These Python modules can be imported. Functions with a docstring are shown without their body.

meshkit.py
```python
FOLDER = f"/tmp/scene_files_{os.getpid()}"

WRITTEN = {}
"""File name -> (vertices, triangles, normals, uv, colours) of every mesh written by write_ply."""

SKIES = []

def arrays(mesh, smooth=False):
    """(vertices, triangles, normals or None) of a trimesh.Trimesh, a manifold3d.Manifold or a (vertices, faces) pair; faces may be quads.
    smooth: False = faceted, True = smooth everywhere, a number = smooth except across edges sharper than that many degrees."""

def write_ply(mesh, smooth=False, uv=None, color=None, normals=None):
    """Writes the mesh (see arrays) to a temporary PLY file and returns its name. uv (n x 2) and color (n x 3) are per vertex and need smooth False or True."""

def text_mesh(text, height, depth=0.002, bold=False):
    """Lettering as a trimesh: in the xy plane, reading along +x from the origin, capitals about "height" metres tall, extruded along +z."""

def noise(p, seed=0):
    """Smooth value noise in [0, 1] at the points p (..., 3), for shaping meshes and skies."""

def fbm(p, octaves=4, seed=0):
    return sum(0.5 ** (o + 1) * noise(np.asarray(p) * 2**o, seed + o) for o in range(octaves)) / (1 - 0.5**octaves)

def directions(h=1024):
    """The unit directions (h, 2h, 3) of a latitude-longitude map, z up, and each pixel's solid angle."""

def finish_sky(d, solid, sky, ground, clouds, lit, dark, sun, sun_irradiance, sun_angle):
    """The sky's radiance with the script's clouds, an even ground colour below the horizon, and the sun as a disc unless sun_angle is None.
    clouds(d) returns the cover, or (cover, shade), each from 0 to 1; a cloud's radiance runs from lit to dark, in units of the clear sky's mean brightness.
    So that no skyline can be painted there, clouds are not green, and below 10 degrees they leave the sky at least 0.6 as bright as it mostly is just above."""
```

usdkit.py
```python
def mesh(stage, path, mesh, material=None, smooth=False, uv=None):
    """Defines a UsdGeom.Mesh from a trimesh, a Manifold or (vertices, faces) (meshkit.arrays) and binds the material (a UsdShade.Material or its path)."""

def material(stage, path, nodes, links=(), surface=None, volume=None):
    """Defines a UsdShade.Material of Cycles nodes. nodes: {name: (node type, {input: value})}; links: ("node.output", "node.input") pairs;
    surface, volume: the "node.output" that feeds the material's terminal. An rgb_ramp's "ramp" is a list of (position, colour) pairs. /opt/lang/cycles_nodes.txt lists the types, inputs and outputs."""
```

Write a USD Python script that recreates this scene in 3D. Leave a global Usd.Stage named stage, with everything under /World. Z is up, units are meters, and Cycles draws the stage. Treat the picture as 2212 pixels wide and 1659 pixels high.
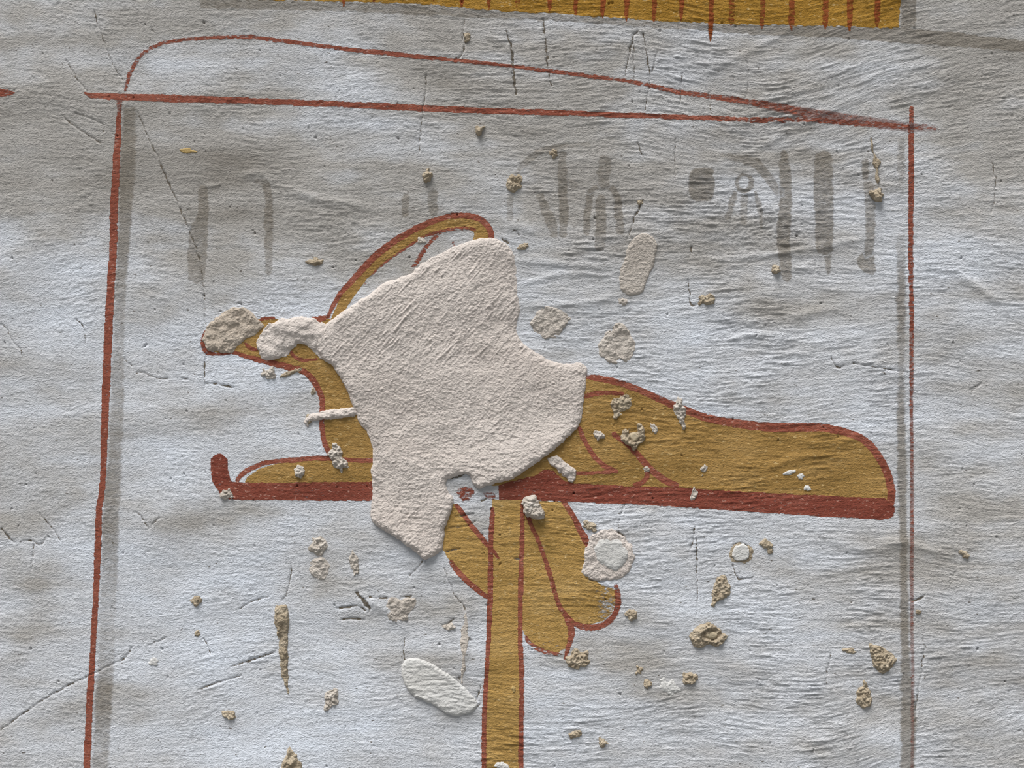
import math
import numpy as np
import shapely
from scipy.interpolate import Akima1DInterpolator, RegularGridInterpolator
from scipy.ndimage import gaussian_filter, map_coordinates
from scipy.spatial import cKDTree
from pxr import Usd, UsdGeom, UsdLux, UsdShade, Gf, Sdf, Vt
import usdkit

stage = Usd.Stage.CreateInMemory()
UsdGeom.SetStageUpAxis(stage, "Z")
UsdGeom.SetStageMetersPerUnit(stage, 1.0)
UsdGeom.Xform.Define(stage, "/World")
T = Sdf.ValueTypeNames

# ------------------------------------------------------------------ camera, light, exposure
W, H = 2212, 1659            # the picture's frame
S = 0.0006                   # metres of wall per picture unit
Z0 = 1.55                    # height of the picture's centre above the ground
DIST = 1.5
cam = UsdGeom.Camera.Define(stage, "/World/camera")
cam.CreateHorizontalApertureAttr(36.0)
cam.CreateVerticalApertureAttr(36.0 * H / W)
cam.CreateFocalLengthAttr(36.0 * DIST / (W * S))
cam.CreateFStopAttr(0.0)
cam.CreateClippingRangeAttr((0.05, 100.0))
cam.AddTranslateOp().Set(Gf.Vec3d(0, -DIST, Z0))
cam.AddRotateXYZOp().Set(Gf.Vec3f(90, 0, 0))
cam.CreateExposureAttr(0.0)

dome = UsdLux.DomeLight.Define(stage, "/World/sky")
dome.CreateColorAttr(Gf.Vec3f(0.93, 0.97, 1.0))
dome.CreateIntensityAttr(0.10)
sun = UsdLux.DistantLight.Define(stage, "/World/daylight")
sun.CreateAngleAttr(34.0)
sun.CreateIntensityAttr(4.55)
sun.CreateColorAttr(Gf.Vec3f(0.985, 0.99, 1.0))
# light travels down, a little to the right, and towards the wall (+y)
sdir = Gf.Vec3d(0.22, 0.36, -0.90).GetNormalized()
sun.AddOrientOp().Set(Gf.Quatf(Gf.Rotation(Gf.Vec3d(0, 0, -1), sdir).GetQuat()))

# ------------------------------------------------------------------ helpers
def lin(r, g, b):
    c = np.array([r, g, b]) / 255.0
    return tuple(np.where(c < 0.04045, c / 12.92, ((c + 0.055) / 1.055) ** 2.4))


NAMES = {}
def numbered(path):
    k = NAMES.get(path, 0)
    NAMES[path] = k + 1
    return path if k == 0 else f"{path}_{k:03d}"


def tag(prim, label=None, cat=None, group=None, kind=None):
    for k, v in (("label", label), ("category", cat), ("group", group), ("kind", kind)):
        if v:
            prim.SetCustomDataByKey(k, v)


def thing(name, label, cat, px, py, group=None):
    """An Xform at the thing's place on the wall; its children are its parts."""
    path = numbered("/World/" + name)
    x = UsdGeom.Xform.Define(stage, path)
    o = np.array([(px - 1106) * S, 0.0, Z0 + (829.5 - py) * S])
    x.AddTranslateOp().Set(Gf.Vec3d(*o))
    tag(x.GetPrim(), label, cat, group)
    return path, o


def world(x, y, h):
    """Wall coordinates (picture units, height h out of the wall) to metres."""
    return np.stack([(x - 1106) * S, -h * S, Z0 + (829.5 - y) * S], -1)


def put(path, v, f, n, mat, cover=None, origin=None, **prims):
    m = UsdGeom.Mesh.Define(stage, path)
    if origin is not None:
        v = v - origin
    m.CreatePointsAttr(Vt.Vec3fArray.FromNumpy(np.ascontiguousarray(v, np.float32)))
    m.CreateFaceVertexCountsAttr(Vt.IntArray.FromNumpy(np.full(len(f), 3, np.int32)))
    m.CreateFaceVertexIndicesAttr(Vt.IntArray.FromNumpy(np.ascontiguousarray(f, np.int32).ravel()))
    m.CreateSubdivisionSchemeAttr("none")
    m.CreateNormalsAttr(Vt.Vec3fArray.FromNumpy(np.ascontiguousarray(n, np.float32)))
    m.SetNormalsInterpolation("vertex")
    if cover is not None:
        prims["cover"] = cover
    for k, a in prims.items():
        UsdGeom.PrimvarsAPI(m).CreatePrimvar(k, T.FloatArray, "vertex").Set(Vt.FloatArray.FromNumpy(np.ascontiguousarray(a, np.float32)))
    UsdShade.MaterialBindingAPI.Apply(m.GetPrim()).Bind(mat)
    return m.GetPrim()


# periodic noise tiles, one texel per picture unit
NT = 2048
_k = np.fft.fftfreq(NT) * 2 * np.pi
_kr = np.fft.rfftfreq(NT) * 2 * np.pi
def tile(seed, sx, sy):
    r = np.random.default_rng(seed)
    F = np.fft.rfft2(r.standard_normal((NT, NT)).astype(np.float32))
    F *= np.exp(-0.5 * ((_kr[None] * sx) ** 2 + (_k[:, None] * sy) ** 2))
    F[0, 0] = 0
    a = np.fft.irfft2(F, s=(NT, NT))
    return (a / a.std()).astype(np.float32)


def at(t, x, y):
    return map_coordinates(t, [np.asarray(y, float), np.asarray(x, float)], order=1, mode="grid-wrap")


ISO1, ISO2, ISO4, ISO10, ISO30, ISO90 = (tile(10 + i, s, s) for i, s in enumerate((1.3, 2.4, 4.5, 10, 30, 90)))
STR1, STR2, STR3 = tile(31, 13, 1.25), tile(32, 19, 1.9), tile(33, 55, 4.2)
STR4 = tile(34, 6, 1.5)


def smooth(a, b, x):
    t = np.clip((x - a) / (b - a), 0, 1)
    return t * t * (3 - 2 * t)


def bell(x, y, cx, cy, rx, ry, rot=0):
    c, s = math.cos(math.radians(rot)), math.sin(math.radians(rot))
    u, v = (x - cx) * c + (y - cy) * s, -(x - cx) * s + (y - cy) * c
    return np.exp(-0.5 * ((u / rx) ** 2 + (v / ry) ** 2))


def curve(pts, step=1.2, closed=False, straight=False):
    """Smooth curve through points of any number of columns (x, y, width, ...), sampled densely."""
    p = np.asarray(pts, float)
    n = len(p)
    if closed:
        p = np.vstack([p[-3:], p, p[:4]]) if not straight else np.vstack([p, p[:1]])
    t = np.concatenate([[0], np.cumsum(np.maximum(np.hypot(*np.diff(p[:, :2], axis=0).T), 1e-6))])
    lo, hi = (t[3], t[3 + n]) if closed and not straight else (t[0], t[-1])
    s = np.linspace(lo, hi, max(2, int((hi - lo) / step)))
    if straight or len(p) < 3:
        return np.stack([np.interp(s, t, c) for c in p.T], 1)
    q = np.stack([Akima1DInterpolator(t, c)(s) for c in p.T], 1)
    q[:, 2:] = np.stack([np.interp(s, t, c) for c in p.T[2:]], 1) if p.shape[1] > 2 else q[:, 2:]
    return q


class Stroke:
    """A brush stroke: points (x, y, width[, cover])."""
    def __init__(self, pts, straight=False):
        p = np.array([(*q, 1.0)[:4] if len(q) < 4 else q for q in pts], float)
        self.c = curve(p, straight=straight)
        self.tree = cKDTree(self.c[:, :2])
        w = self.c[:, 2].max()
        self.box = (self.c[:, 0].min() - w, self.c[:, 1].min() - w, self.c[:, 0].max() + w, self.c[:, 1].max() + w)

    def __call__(self, x, y):
        d, i = self.tree.query(np.stack([x.ravel(), y.ravel()], 1), distance_upper_bound=self.c[:, 2].max() + 4)
        far = ~np.isfinite(d)
        i[far] = 0
        phi = self.c[i, 2] / 2 - np.where(far, 1e3, d)
        return phi.reshape(x.shape) + 0.8, self.c[i, 3].reshape(x.shape)


class Area:
    """A filled outline; holes and an even cover."""
    def __init__(self, pts, rounded=False, cover=1.0, holes=()):
        self.rings = [curve(p, 1.5, closed=True, straight=not rounded)[:, :2] for p in (pts, *holes)]
        self.shape = shapely.Polygon(self.rings[0], [r for r in self.rings[1:]]).buffer(0)
        self.tree = cKDTree(np.vstack(self.rings))
        self.cover = cover
        b = self.shape.bounds
        self.box = (b[0] - 6, b[1] - 6, b[2] + 6, b[3] + 6)

    def __call__(self, x, y):
        d = self.tree.query(np.stack([x.ravel(), y.ravel()], 1))[0].reshape(x.shape)
        inside = shapely.contains_xy(self.shape, x, y)
        return np.where(inside, d, -d), np.full(x.shape, float(self.cover))


def march(phi, idx_shape, columns):
    """Triangles of a grid cut at phi = 0. columns: arrays on the grid, carried to the new vertices. Returns (columns of the vertices, faces)."""
    ny, nx = idx_shape
    j, i = np.meshgrid(np.arange(nx - 1), np.arange(ny - 1))
    a = (i * nx + j).ravel()
    tri = np.vstack([np.stack([a, a + nx, a + nx + 1], 1), np.stack([a, a + nx + 1, a + 1], 1)])
    p = phi.ravel()
    pos = p[tri] > 0
    k = pos.sum(1)
    flat = [c.reshape(ny * nx, -1) for c in columns]
    full = tri[k == 3]
    new_a, new_b, faces, base = [], [], [full], ny * nx
    for count in (1, 2):
        t, m = tri[k == count], pos[k == count]
        if not len(t):
            continue
        lone = np.argmax(m if count == 1 else ~m, 1)
        r = np.arange(len(t))
        v0, v1, v2 = t[r, lone], t[r, (lone + 1) % 3], t[r, (lone + 2) % 3]
        e1, e2 = base + np.arange(len(t)), base + len(t) + np.arange(len(t))
        new_a += [v0, v0]
        new_b += [v1, v2]
        base += 2 * len(t)
        if count == 1:
            faces.append(np.stack([v0, e1, e2], 1))
        else:
            faces += [np.stack([e1, v1, v2], 1), np.stack([e1, v2, e2], 1)]
    f = np.vstack(faces)
    if new_a:
        A, B = np.concatenate(new_a), np.concatenate(new_b)
        w = (p[A] / (p[A] - p[B]))[:, None]
        flat = [np.vstack([c, c[A] * (1 - w) + c[B] * w]) for c in flat]
    used, inv = np.unique(f, return_inverse=True)
    return [c[used] for c in flat], inv.reshape(f.shape)


def grid_normals(x, y, h):
    gy = np.gradient(h, y, axis=0)
    gx = np.gradient(h, x, axis=1)
    n = np.stack([-gx, -np.ones_like(h), gy], -1)
    return n / np.linalg.norm(n, axis=-1, keepdims=True)


# ------------------------------------------------------------------ materials
def surface(name, colours, rough=0.92, bump_scale=340.0, bump=1.0, stretch=0.5, attr=None, alpha=None, tone_scale=14.0, tone=0.5, fleck=None, flow=False):
    """A matt mineral surface. colours: ramp stops over (attr + noise); alpha: (a, b) gives cover * a - worn noise * b. flow: fine brush marks along the wall's own brush paths."""
    nodes = {
        "g": ("geometry", {}),
        "m": ("mapping", {"mapping_type": "point", "scale": (stretch, 1.0, 1.0)}),
        "big": ("noise_texture", {"scale": tone_scale, "detail": 6.0, "roughness": 0.62}),
        "fine": ("noise_texture", {"scale": bump_scale, "detail": 2.0, "roughness": 0.6}),
        "crease": ("math", {"math_type": "subtract", "value2": 0.5}),
        "fold": ("math", {"math_type": "absolute"}),
        "grain": ("noise_texture", {"scale": bump_scale * 1.9, "detail": 2.0, "roughness": 0.6}),
        "h": ("math", {"math_type": "multiply_add", "value2": 0.5}),
        "b": ("bump", {"strength": 1.0, "distance": 0.0020 * bump}),
        "ramp": ("rgb_ramp", {"ramp": colours}),
        "c": ("math", {"math_type": "multiply_add", "value2": tone, "value3": 0.5 - tone / 2}),
        "p": ("principled_bsdf", {"roughness": rough, "specular_ior_level": 0.15, "diffuse_roughness": 0.3}),
    }
    links = [("g.position", "m.vector"), ("m.vector", "big.vector"), ("m.vector", "fine.vector"), ("g.position", "grain.vector"),
             ("fine.fac", "crease.value1"), ("crease.value", "fold.value1"), ("grain.fac", "h.value1"), ("fold.value", "h.value3"), ("h.value", "b.height"), ("b.normal", "p.normal"),
             ("big.fac", "c.value1"), ("c.value", "ramp.fac"), ("ramp.color", "p.base_color")]
    if flow:
        nodes |= {"fl": ("attribute", {"attribute": "flow"}), "st": ("attribute", {"attribute": "strong"}), "sx": ("separate_xyz", {}), "lx": ("math", {"math_type": "multiply", "value2": 0.21}),
                  "cv": ("combine_xyz", {"z": 0.37}), "sn": ("noise_texture", {"scale": 380.0, "detail": 3.0, "roughness": 0.66}), "sc": ("math", {"math_type": "subtract", "value2": 0.5}),
                  "sa": ("math", {"math_type": "absolute"}), "sm": ("math", {"math_type": "multiply"}), "hs": ("math", {"math_type": "multiply_add", "value2": 1.3})}
        links = [l for l in links if l[1] != "b.height"] + [("g.position", "sx.vector"), ("sx.x", "lx.value1"), ("lx.value", "cv.x"), ("fl.fac", "cv.y"), ("cv.vector", "sn.vector"), ("sn.fac", "sc.value1"), ("sc.value", "sa.value1"),
                  ("sa.value", "sm.value1"), ("st.fac", "sm.value2"), ("sm.value", "hs.value1"), ("h.value", "hs.value3"), ("hs.value", "b.height")]
    if attr:
        nodes["at"] = ("attribute", {"attribute": attr})
        nodes["sub"] = ("math", {"math_type": "multiply_add", "value2": tone, "value3": -tone / 2})
        nodes["add"] = ("math", {"math_type": "add"})
        links = [l for l in links if l[0] not in ("c.value",) and l[1] != "c.value1"] + [("big.fac", "sub.value1"), ("sub.value", "add.value1"), ("at.fac", "add.value2"), ("add.value", "ramp.fac")]
        del nodes["c"]
    if fleck:
        col, lo, hi, sc = fleck
        nodes["fn"] = ("noise_texture", {"scale": sc, "detail": 2.0, "roughness": 0.5})
        nodes["fm"] = ("map_range", {"range_type": "smoothstep", "from_min": lo, "from_max": hi, "to_min": 0.0, "to_max": 1.0})
        nodes["fx"] = ("mix_color", {"blend_type": "mix", "b": col})
        links = [l for l in links if l[1] != "p.base_color"] + [("m.vector", "fn.vector"), ("fn.fac", "fm.value"), ("fm.result", "fx.fac"), ("ramp.color", "fx.a"), ("fx.result", "p.base_color")]
    out = "p.BSDF"
    if alpha:
        nodes |= {"cov": ("attribute", {"attribute": "cover"}), "wm": ("mapping", {"mapping_type": "point", "scale": (0.5, 1.0, 1.0)}),
                  "worn": ("noise_texture", {"scale": alpha[2] if len(alpha) > 2 else 330.0, "detail": 4.0, "roughness": 0.62}),
                  "am": ("math", {"math_type": "multiply_add", "value2": alpha[0], "value3": alpha[4] if len(alpha) > 4 else 0.0}), "wb": ("math", {"math_type": "multiply_add", "value2": -alpha[1]}),
                  "cl": ("clamp", {"min": 0.0, "max": alpha[3] if len(alpha) > 3 else 1.0}), "tr": ("transparent_bsdf", {}), "mx": ("mix_closure", {})}
        links += [("g.position", "wm.vector"), ("wm.vector", "worn.vector"), ("cov.fac", "am.value1"), ("worn.fac", "wb.value1"), ("am.value", "wb.value3"),
                  ("wb.value", "cl.value"), ("cl.result", "mx.fac"), ("tr.BSDF", "mx.closure1"), ("p.BSDF", "mx.closure2")]
        out = "mx.closure"
    return usdkit.material(stage, "/World/Looks/" + name, nodes, links, surface=out)


M = {}
M["limewash"] = surface("limewash", [(0.0, lin(223, 227, 234)), (0.33, lin(208, 208, 210)), (0.6, lin(181, 176, 170)), (1.0, lin(150, 143, 134))], attr="stain", flow=True, tone=0.55, bump=1.0,
                        fleck=(lin(120, 114, 108), 0.70, 0.78, 260.0))
M["ochre"] = surface("ochre_paint", [(0.0, lin(136, 106, 56)), (0.5, lin(164, 129, 74)), (1.0, lin(190, 156, 102))], fleck=(lin(208, 178, 124), 0.60, 0.78, 330.0), flow=True, tone=1.3, tone_scale=22, alpha=(2.5, 5.0, 300.0, 1.0, 1.75), bump=0.9)
M["ochre_thin"] = surface("thin_ochre_paint", [(0.0, lin(152, 120, 64)), (0.5, lin(180, 144, 84)), (1.0, lin(198, 166, 110))], fleck=(lin(212, 184, 134), 0.60, 0.78, 330.0), flow=True, tone=1.4, tone_scale=26, alpha=(2.5, 5.0, 300.0, 1.0, 1.75), bump=0.9)
M["ochre_deep"] = surface("ochre_band_paint", [(0.0, lin(138, 98, 32)), (0.5, lin(168, 126, 52)), (1.0, lin(186, 146, 76))], fleck=(lin(208, 178, 124), 0.60, 0.78, 330.0), flow=True, tone=1.2, tone_scale=22, alpha=(2.5, 5.0, 300.0, 1.0, 1.75), bump=0.9)
M["red"] = surface("red_ochre_paint", [(0.0, lin(122, 65, 51)), (0.5, lin(148, 84, 66)), (1.0, lin(168, 109, 91))], fleck=(lin(186, 140, 124), 0.60, 0.74, 420.0), flow=True, tone=1.3, tone_scale=45, alpha=(2.5, 5.0, 380.0, 1.0, 1.4), bump=0.7)
M["red_bar"] = surface("red_bar_paint", [(0.0, lin(114, 55, 44)), (0.5, lin(136, 73, 58)), (1.0, lin(155, 95, 79))], fleck=(lin(186, 140, 124), 0.60, 0.74, 420.0), flow=True, tone=1.3, tone_scale=30, alpha=(2.5, 5.0, 380.0, 1.0, 1.5), bump=0.7)
M["stripe"] = surface("orange_stripe_paint", [(0.0, lin(118, 58, 28)), (0.5, lin(146, 78, 40)), (1.0, lin(160, 94, 54))], flow=True, tone=1.0, tone_scale=40, alpha=(2.5, 5.0, 380.0, 1.0, 1.4), bump=0.7)
M["wash"] = surface("grey_wash_paint", [(0.0, lin(138, 127, 112)), (0.5, lin(153, 142, 127)), (1.0, lin(165, 156, 142))], flow=True, tone=1.0, tone_scale=30, alpha=(1.0, 0.65, 240.0, 0.5), bump=1.0)
M["red_wash"] = surface("faded_red_paint", [(0.0, lin(140, 92, 80)), (1.0, lin(166, 122, 110))], flow=True, tone=1.0, tone_scale=40, alpha=(1.0, 0.7, 300.0, 0.6, 0.15), bump=1.0)
M["patch"] = surface("repair_mortar", [(0.0, lin(190, 177, 167)), (0.5, lin(209, 198, 189)), (1.0, lin(216, 207, 199))], tone=1.1, tone_scale=9, bump=1.0)
M["patch_white"] = surface("white_mortar", [(0.0, lin(192, 188, 181)), (0.5, lin(205, 202, 197)), (1.0, lin(214, 213, 211))], tone=1.0, tone_scale=20, bump=0.7)
M["patch_pink"] = surface("pink_mortar", [(0.0, lin(174, 163, 151)), (0.5, lin(192, 182, 171)), (1.0, lin(204, 196, 187))], tone=1.1, tone_scale=22, bump=1.0)
M["patch_brown"] = surface("brownish_mortar", [(0.0, lin(166, 152, 136)), (0.5, lin(188, 174, 158)), (1.0, lin(202, 190, 176))], tone=1.1, tone_scale=22, bump=1.0)
M["tan"] = surface("coarse_tan_mortar", [(0.0, lin(126, 110, 88)), (0.45, lin(174, 158, 135)), (1.0, lin(204, 191, 170))], tone=1.5, tone_scale=120, bump=1.5)
M["stone"] = surface("small_stone", [(0.0, lin(166, 150, 122)), (1.0, lin(190, 176, 152))], tone=1.0, tone_scale=90, bump=0.35)
M["dirt_shade"] = surface("crack_dirt_shade", [(0.0, lin(84, 75, 64)), (1.0, lin(136, 126, 112))], tone=1.2, tone_scale=160, alpha=(2.5, 5.0, 420.0, 1.0, 1.1), bump=0.5)  # dirt tone with the shade inside the cracks painted into it

# ------------------------------------------------------------------ cracks, scratches and pits that the wall's own relief carries: (points x, y, width, cover)
CRACKS = [
    # the long scratch from the upper left corner down past the frame
    [(205, 28, 2), (222, 80, 2), (240, 130, 2.4), (264, 172, 2)], [(300, 245, 2), (318, 290, 2.4), (345, 348, 2.6), (356, 375, 3.4), (380, 430, 2.4), (402, 480, 2.6), (412, 505, 3), (430, 560, 2.2), (440, 620, 2.2), (444, 700, 2)],
    [(446, 765, 2.6), (443, 800, 3), (444, 835, 2)], [(145, 132, 2.2), (165, 165, 2), (186, 194, 1.8)],
    # crumbly vertical scratches at the top
    [(1094, 66, 2.2), (1102, 95, 5), (1108, 130, 6.5), (1110, 165, 5.5), (1115, 203, 2.5)], [(1172, 40, 3), (1178, 75, 4), (1182, 130, 4.6), (1190, 185, 2.4)],
    [(1378, 68, 2.8), (1368, 80, 4.2), (1358, 125, 3), (1350, 165, 1.8)], [(1390, 72, 3), (1396, 115, 3.4), (1404, 160, 3), (1400, 200, 2), (1394, 236, 1.6)], [(1368, 95, 2.2), (1371, 175, 1.8)],
    [(1420, 110, 2), (1409, 155, 2)], [(1473, 160, 2.2), (1468, 225, 1.6)], [(1010, 72, 5), (1004, 100, 4), (998, 115, 2.6), (982, 128, 2)], [(1002, 44, 2), (1000, 85, 1.8)],
    [(920, 162, 2.6), (919, 205, 2.4), (912, 250, 1.8), (905, 325, 1.6)], [(1612, 133, 1.8), (1617, 165, 1.8), (1612, 210, 1.8)], [(1530, 200, 1.8), (1535, 245, 1.8)],
    [(1378, 308, 1.8), (1392, 344, 1.8)], [(1459, 300, 1.6), (1459, 385, 1.6)], [(1388, 432, 2.6), (1378, 455, 3.4), (1366, 485, 3.4), (1357, 510, 3)],
    [(2140, 342, 2), (2150, 395, 2), (2140, 460, 1.6)], [(1495, 533, 3), (1493, 550, 2.4)],
    # around the large patch
    [(1108, 502, 2), (1114, 500, 2), (1122, 508, 2)], [(1084, 516, 3.4), (1096, 524, 4)], [(1488, 604, 3), (1490, 630, 4), (1494, 658, 4), (1506, 656, 3), (1516, 652, 3)],
    [(964, 1034, 3), (990, 1030, 4), (1006, 1022, 4), (1022, 1034, 4), (1030, 1052, 4)], [(914, 1207, 3), (907, 1222, 4), (895, 1232, 3.4), (886, 1243, 2.6)],
    [(984, 1116, 2.6), (1000, 1114, 3.4), (1022, 1110, 2.6)], [(970, 1142, 2.4), (985, 1138, 3.6), (1004, 1138, 2.4), (1025, 1125, 2)], [(963, 1192, 3), (976, 1188, 3.8), (996, 1184, 2.4)],
    [(1112, 1207, 2), (1125, 1206, 3)], [(960, 1228, 2), (970, 1255, 2.6), (980, 1282, 3), (1000, 1305, 3), (1006, 1315, 2)],
    [(726, 1314, 3), (750, 1311, 4), (772, 1309, 3.4), (788, 1318, 3)], [(738, 1339, 4), (760, 1336, 5), (788, 1340, 3)], [(772, 1280, 5), (784, 1296, 6), (798, 1312, 6.5), (796, 1322, 5)],
    [(798, 1289, 4), (818, 1291, 3.6), (836, 1291, 3)], [(866, 1289, 3), (888, 1287, 3)], [(955, 1350, 3), (966, 1347, 3.6), (976, 1340, 3), (980, 1337, 2)], [(968, 1348, 3), (975, 1355, 3), (983, 1364, 2)],
    [(874, 1380, 2.4), (873, 1405, 3), (874, 1425, 3)], [(992, 1462, 6), (998, 1460, 4)], [(1030, 1510, 3), (1034, 1495, 3), (1038, 1482, 2)], [(1024, 1528, 4), (1038, 1520, 2.6)],
    [(1040, 1082, 4), (1052, 1076, 3)], [(1330, 1150, 5), (1342, 1154, 5), (1351, 1166, 4), (1356, 1180, 5)], [(1267, 1249, 3), (1290, 1256, 4), (1310, 1254, 3)],
    [(1350, 1090, 1.8), (1340, 1120, 2), (1336, 1148, 1.8)], [(1502, 1140, 2), (1497, 1170, 3), (1488, 1192, 2.2)], [(1505, 1165, 2), (1506, 1230, 2.6), (1507, 1270, 2.2), (1506, 1330, 1.6)],
    [(1583, 1222, 3), (1588, 1238, 2.4), (1594, 1250, 3.4), (1606, 1252, 3), (1626, 1248, 2.4)], [(1584, 1178, 2.6), (1596, 1174, 2.6), (1612, 1178, 2.6), (1622, 1186, 2.6)],
    [(1160, 1123, 2), (1166, 1130, 3), (1176, 1140, 1.6)],
    # left edge
    [(0, 700, 2), (16, 712, 2.4), (26, 735, 2), (44, 755, 2), (48, 772, 1.8)], [(165, 690, 2), (180, 706, 2.4), (186, 735, 2.2), (186, 748, 1.8)], [(268, 775, 2), (288, 792, 3)],
    [(140, 255, 2), (180, 285, 3), (218, 309, 2)], [(165, 245, 1.8), (200, 258, 2.2), (222, 268, 2.2), (226, 285, 1.8)],
    [(4, 1142, 2.4), (16, 1160, 3), (36, 1174, 2.2)], [(44, 1171, 2), (66, 1168, 2.6), (84, 1176, 2.4), (98, 1164, 1.8)], [(72, 1178, 2), (68, 1230, 2)], [(84, 1110, 2), (104, 1132, 2), (130, 1168, 1.8)],
    [(0, 1578, 2), (60, 1535, 2.6), (110, 1502, 3), (150, 1480, 3), (192, 1460, 2.4), (240, 1437, 2.4), (262, 1426, 3.4), (278, 1408, 3), (286, 1396, 2)], [(318, 1396, 2.4), (358, 1378, 2.4)],
    [(290, 1107, 2), (306, 1114, 2.4), (314, 1127, 3), (324, 1144, 2)], [(332, 1132, 2), (348, 1118, 3)],
    [(296, 806, 4), (312, 804, 2.4), (330, 814, 2.2), (362, 818, 2.2)], [(392, 818, 2.4), (406, 820, 2.4)], [(444, 829, 3), (470, 830, 3), (490, 834, 4), (506, 839, 4)],
    [(630, 1226, 2.2), (625, 1265, 2), (612, 1296, 2)], [(516, 1316, 2), (545, 1300, 2.6), (580, 1288, 2.2)], [(440, 1380, 2), (455, 1412, 1.8)],
    [(500, 1440, 3), (530, 1430, 3.4), (565, 1420, 3), (595, 1408, 2)], [(430, 1490, 2), (470, 1475, 3), (520, 1460, 2)],
    # right side
    [(1995, 1379, 2), (1996, 1420, 2.2), (1990, 1460, 2), (1984, 1500, 2), (1977, 1560, 1.6)], [(1796, 1415, 2), (1790, 1440, 3), (1785, 1480, 2)], [(2052, 1240, 2), (2060, 1244, 3), (2064, 1234, 2)],
    [(1963, 1297, 3), (1985, 1294, 4), (1998, 1285, 4)], [(1795, 770, 2.6), (1812, 795, 2.6), (1822, 790, 1.8)], [(1844, 785, 2), (1870, 790, 2), (1960, 803, 1.8)],
    [(2100, 845, 2), (2120, 830, 2)], [(2120, 828, 1.8), (2095, 842, 2)],
]
RIDGES = [  # soft raised or sunken brush marks in the limewash (points, half width, height)
    ([(1560, 742), (1600, 728), (1640, 724), (1720, 729)], 9, 3.0), ([(2060, 590), (2100, 612), (2140, 640), (2170, 650)], 14, 4.0), ([(620, 410), (700, 432), (760, 440), (800, 452)], 12, 3.2),
    ([(1110, 560), (1230, 570), (1320, 580)], 10, 2.6), ([(1120, 620), (1230, 590), (1320, 600)], 8, 2.4), ([(1530, 560), (1680, 548), (1900, 505)], 11, 2.8), ([(1130, 660), (1250, 655), (1340, 640)], 9, 2.6),
    ([(1480, 180), (1600, 120), (1720, 60)], 10, 1.8), ([(1600, 340), (1750, 260), (1900, 190)], 10, 1.8), ([(1890, 1170), (1960, 1175), (2040, 1200)], 12, 3.0), ([(520, 385), (560, 375), (590, 400)], 9, 2.6),
    ([(1720, 945), (1800, 960), (1870, 930)], 12, 2.0), ([(1650, 1020), (1720, 990), (1800, 985)], 10, 2.0), ([(1090, 480), (1160, 500)], 14, 2.4), ([(1700, 690), (1800, 668), (1830, 668)], 12, 2.6), ([(440, 405), (480, 398)], 6, 2),
    ([(1780, 1160), (1850, 1185), (1960, 1170)], 14, 2.6), ([(930, 1240), (1010, 1270), (1005, 1400), (1000, 1450)], 12, 3.2), ([(780, 1296), (850, 1330), (880, 1370)], 14, 3.0)]

# ------------------------------------------------------------------ the wall's relief
STEP = 2.05
def axis(lo, hi, far_lo, far_hi):
    a = np.arange(lo, hi + STEP, STEP)
    out, d, x = [], STEP, a[-1]
    while x < far_hi:
        d *= 1.07
        x += d
        out.append(x)
    inn, d, x = [], STEP, a[0]
    while x > far_lo:
        d *= 1.07
        x -= d
        inn.append(x)
    return np.concatenate([inn[::-1], a, out])


gx, gy = axis(-16, W + 16, -3000, W + 3000), axis(-16, H + 16, -2200, 829.5 + Z0 / S - 40)
GX, GY = np.meshgrid(gx, gy)


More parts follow.
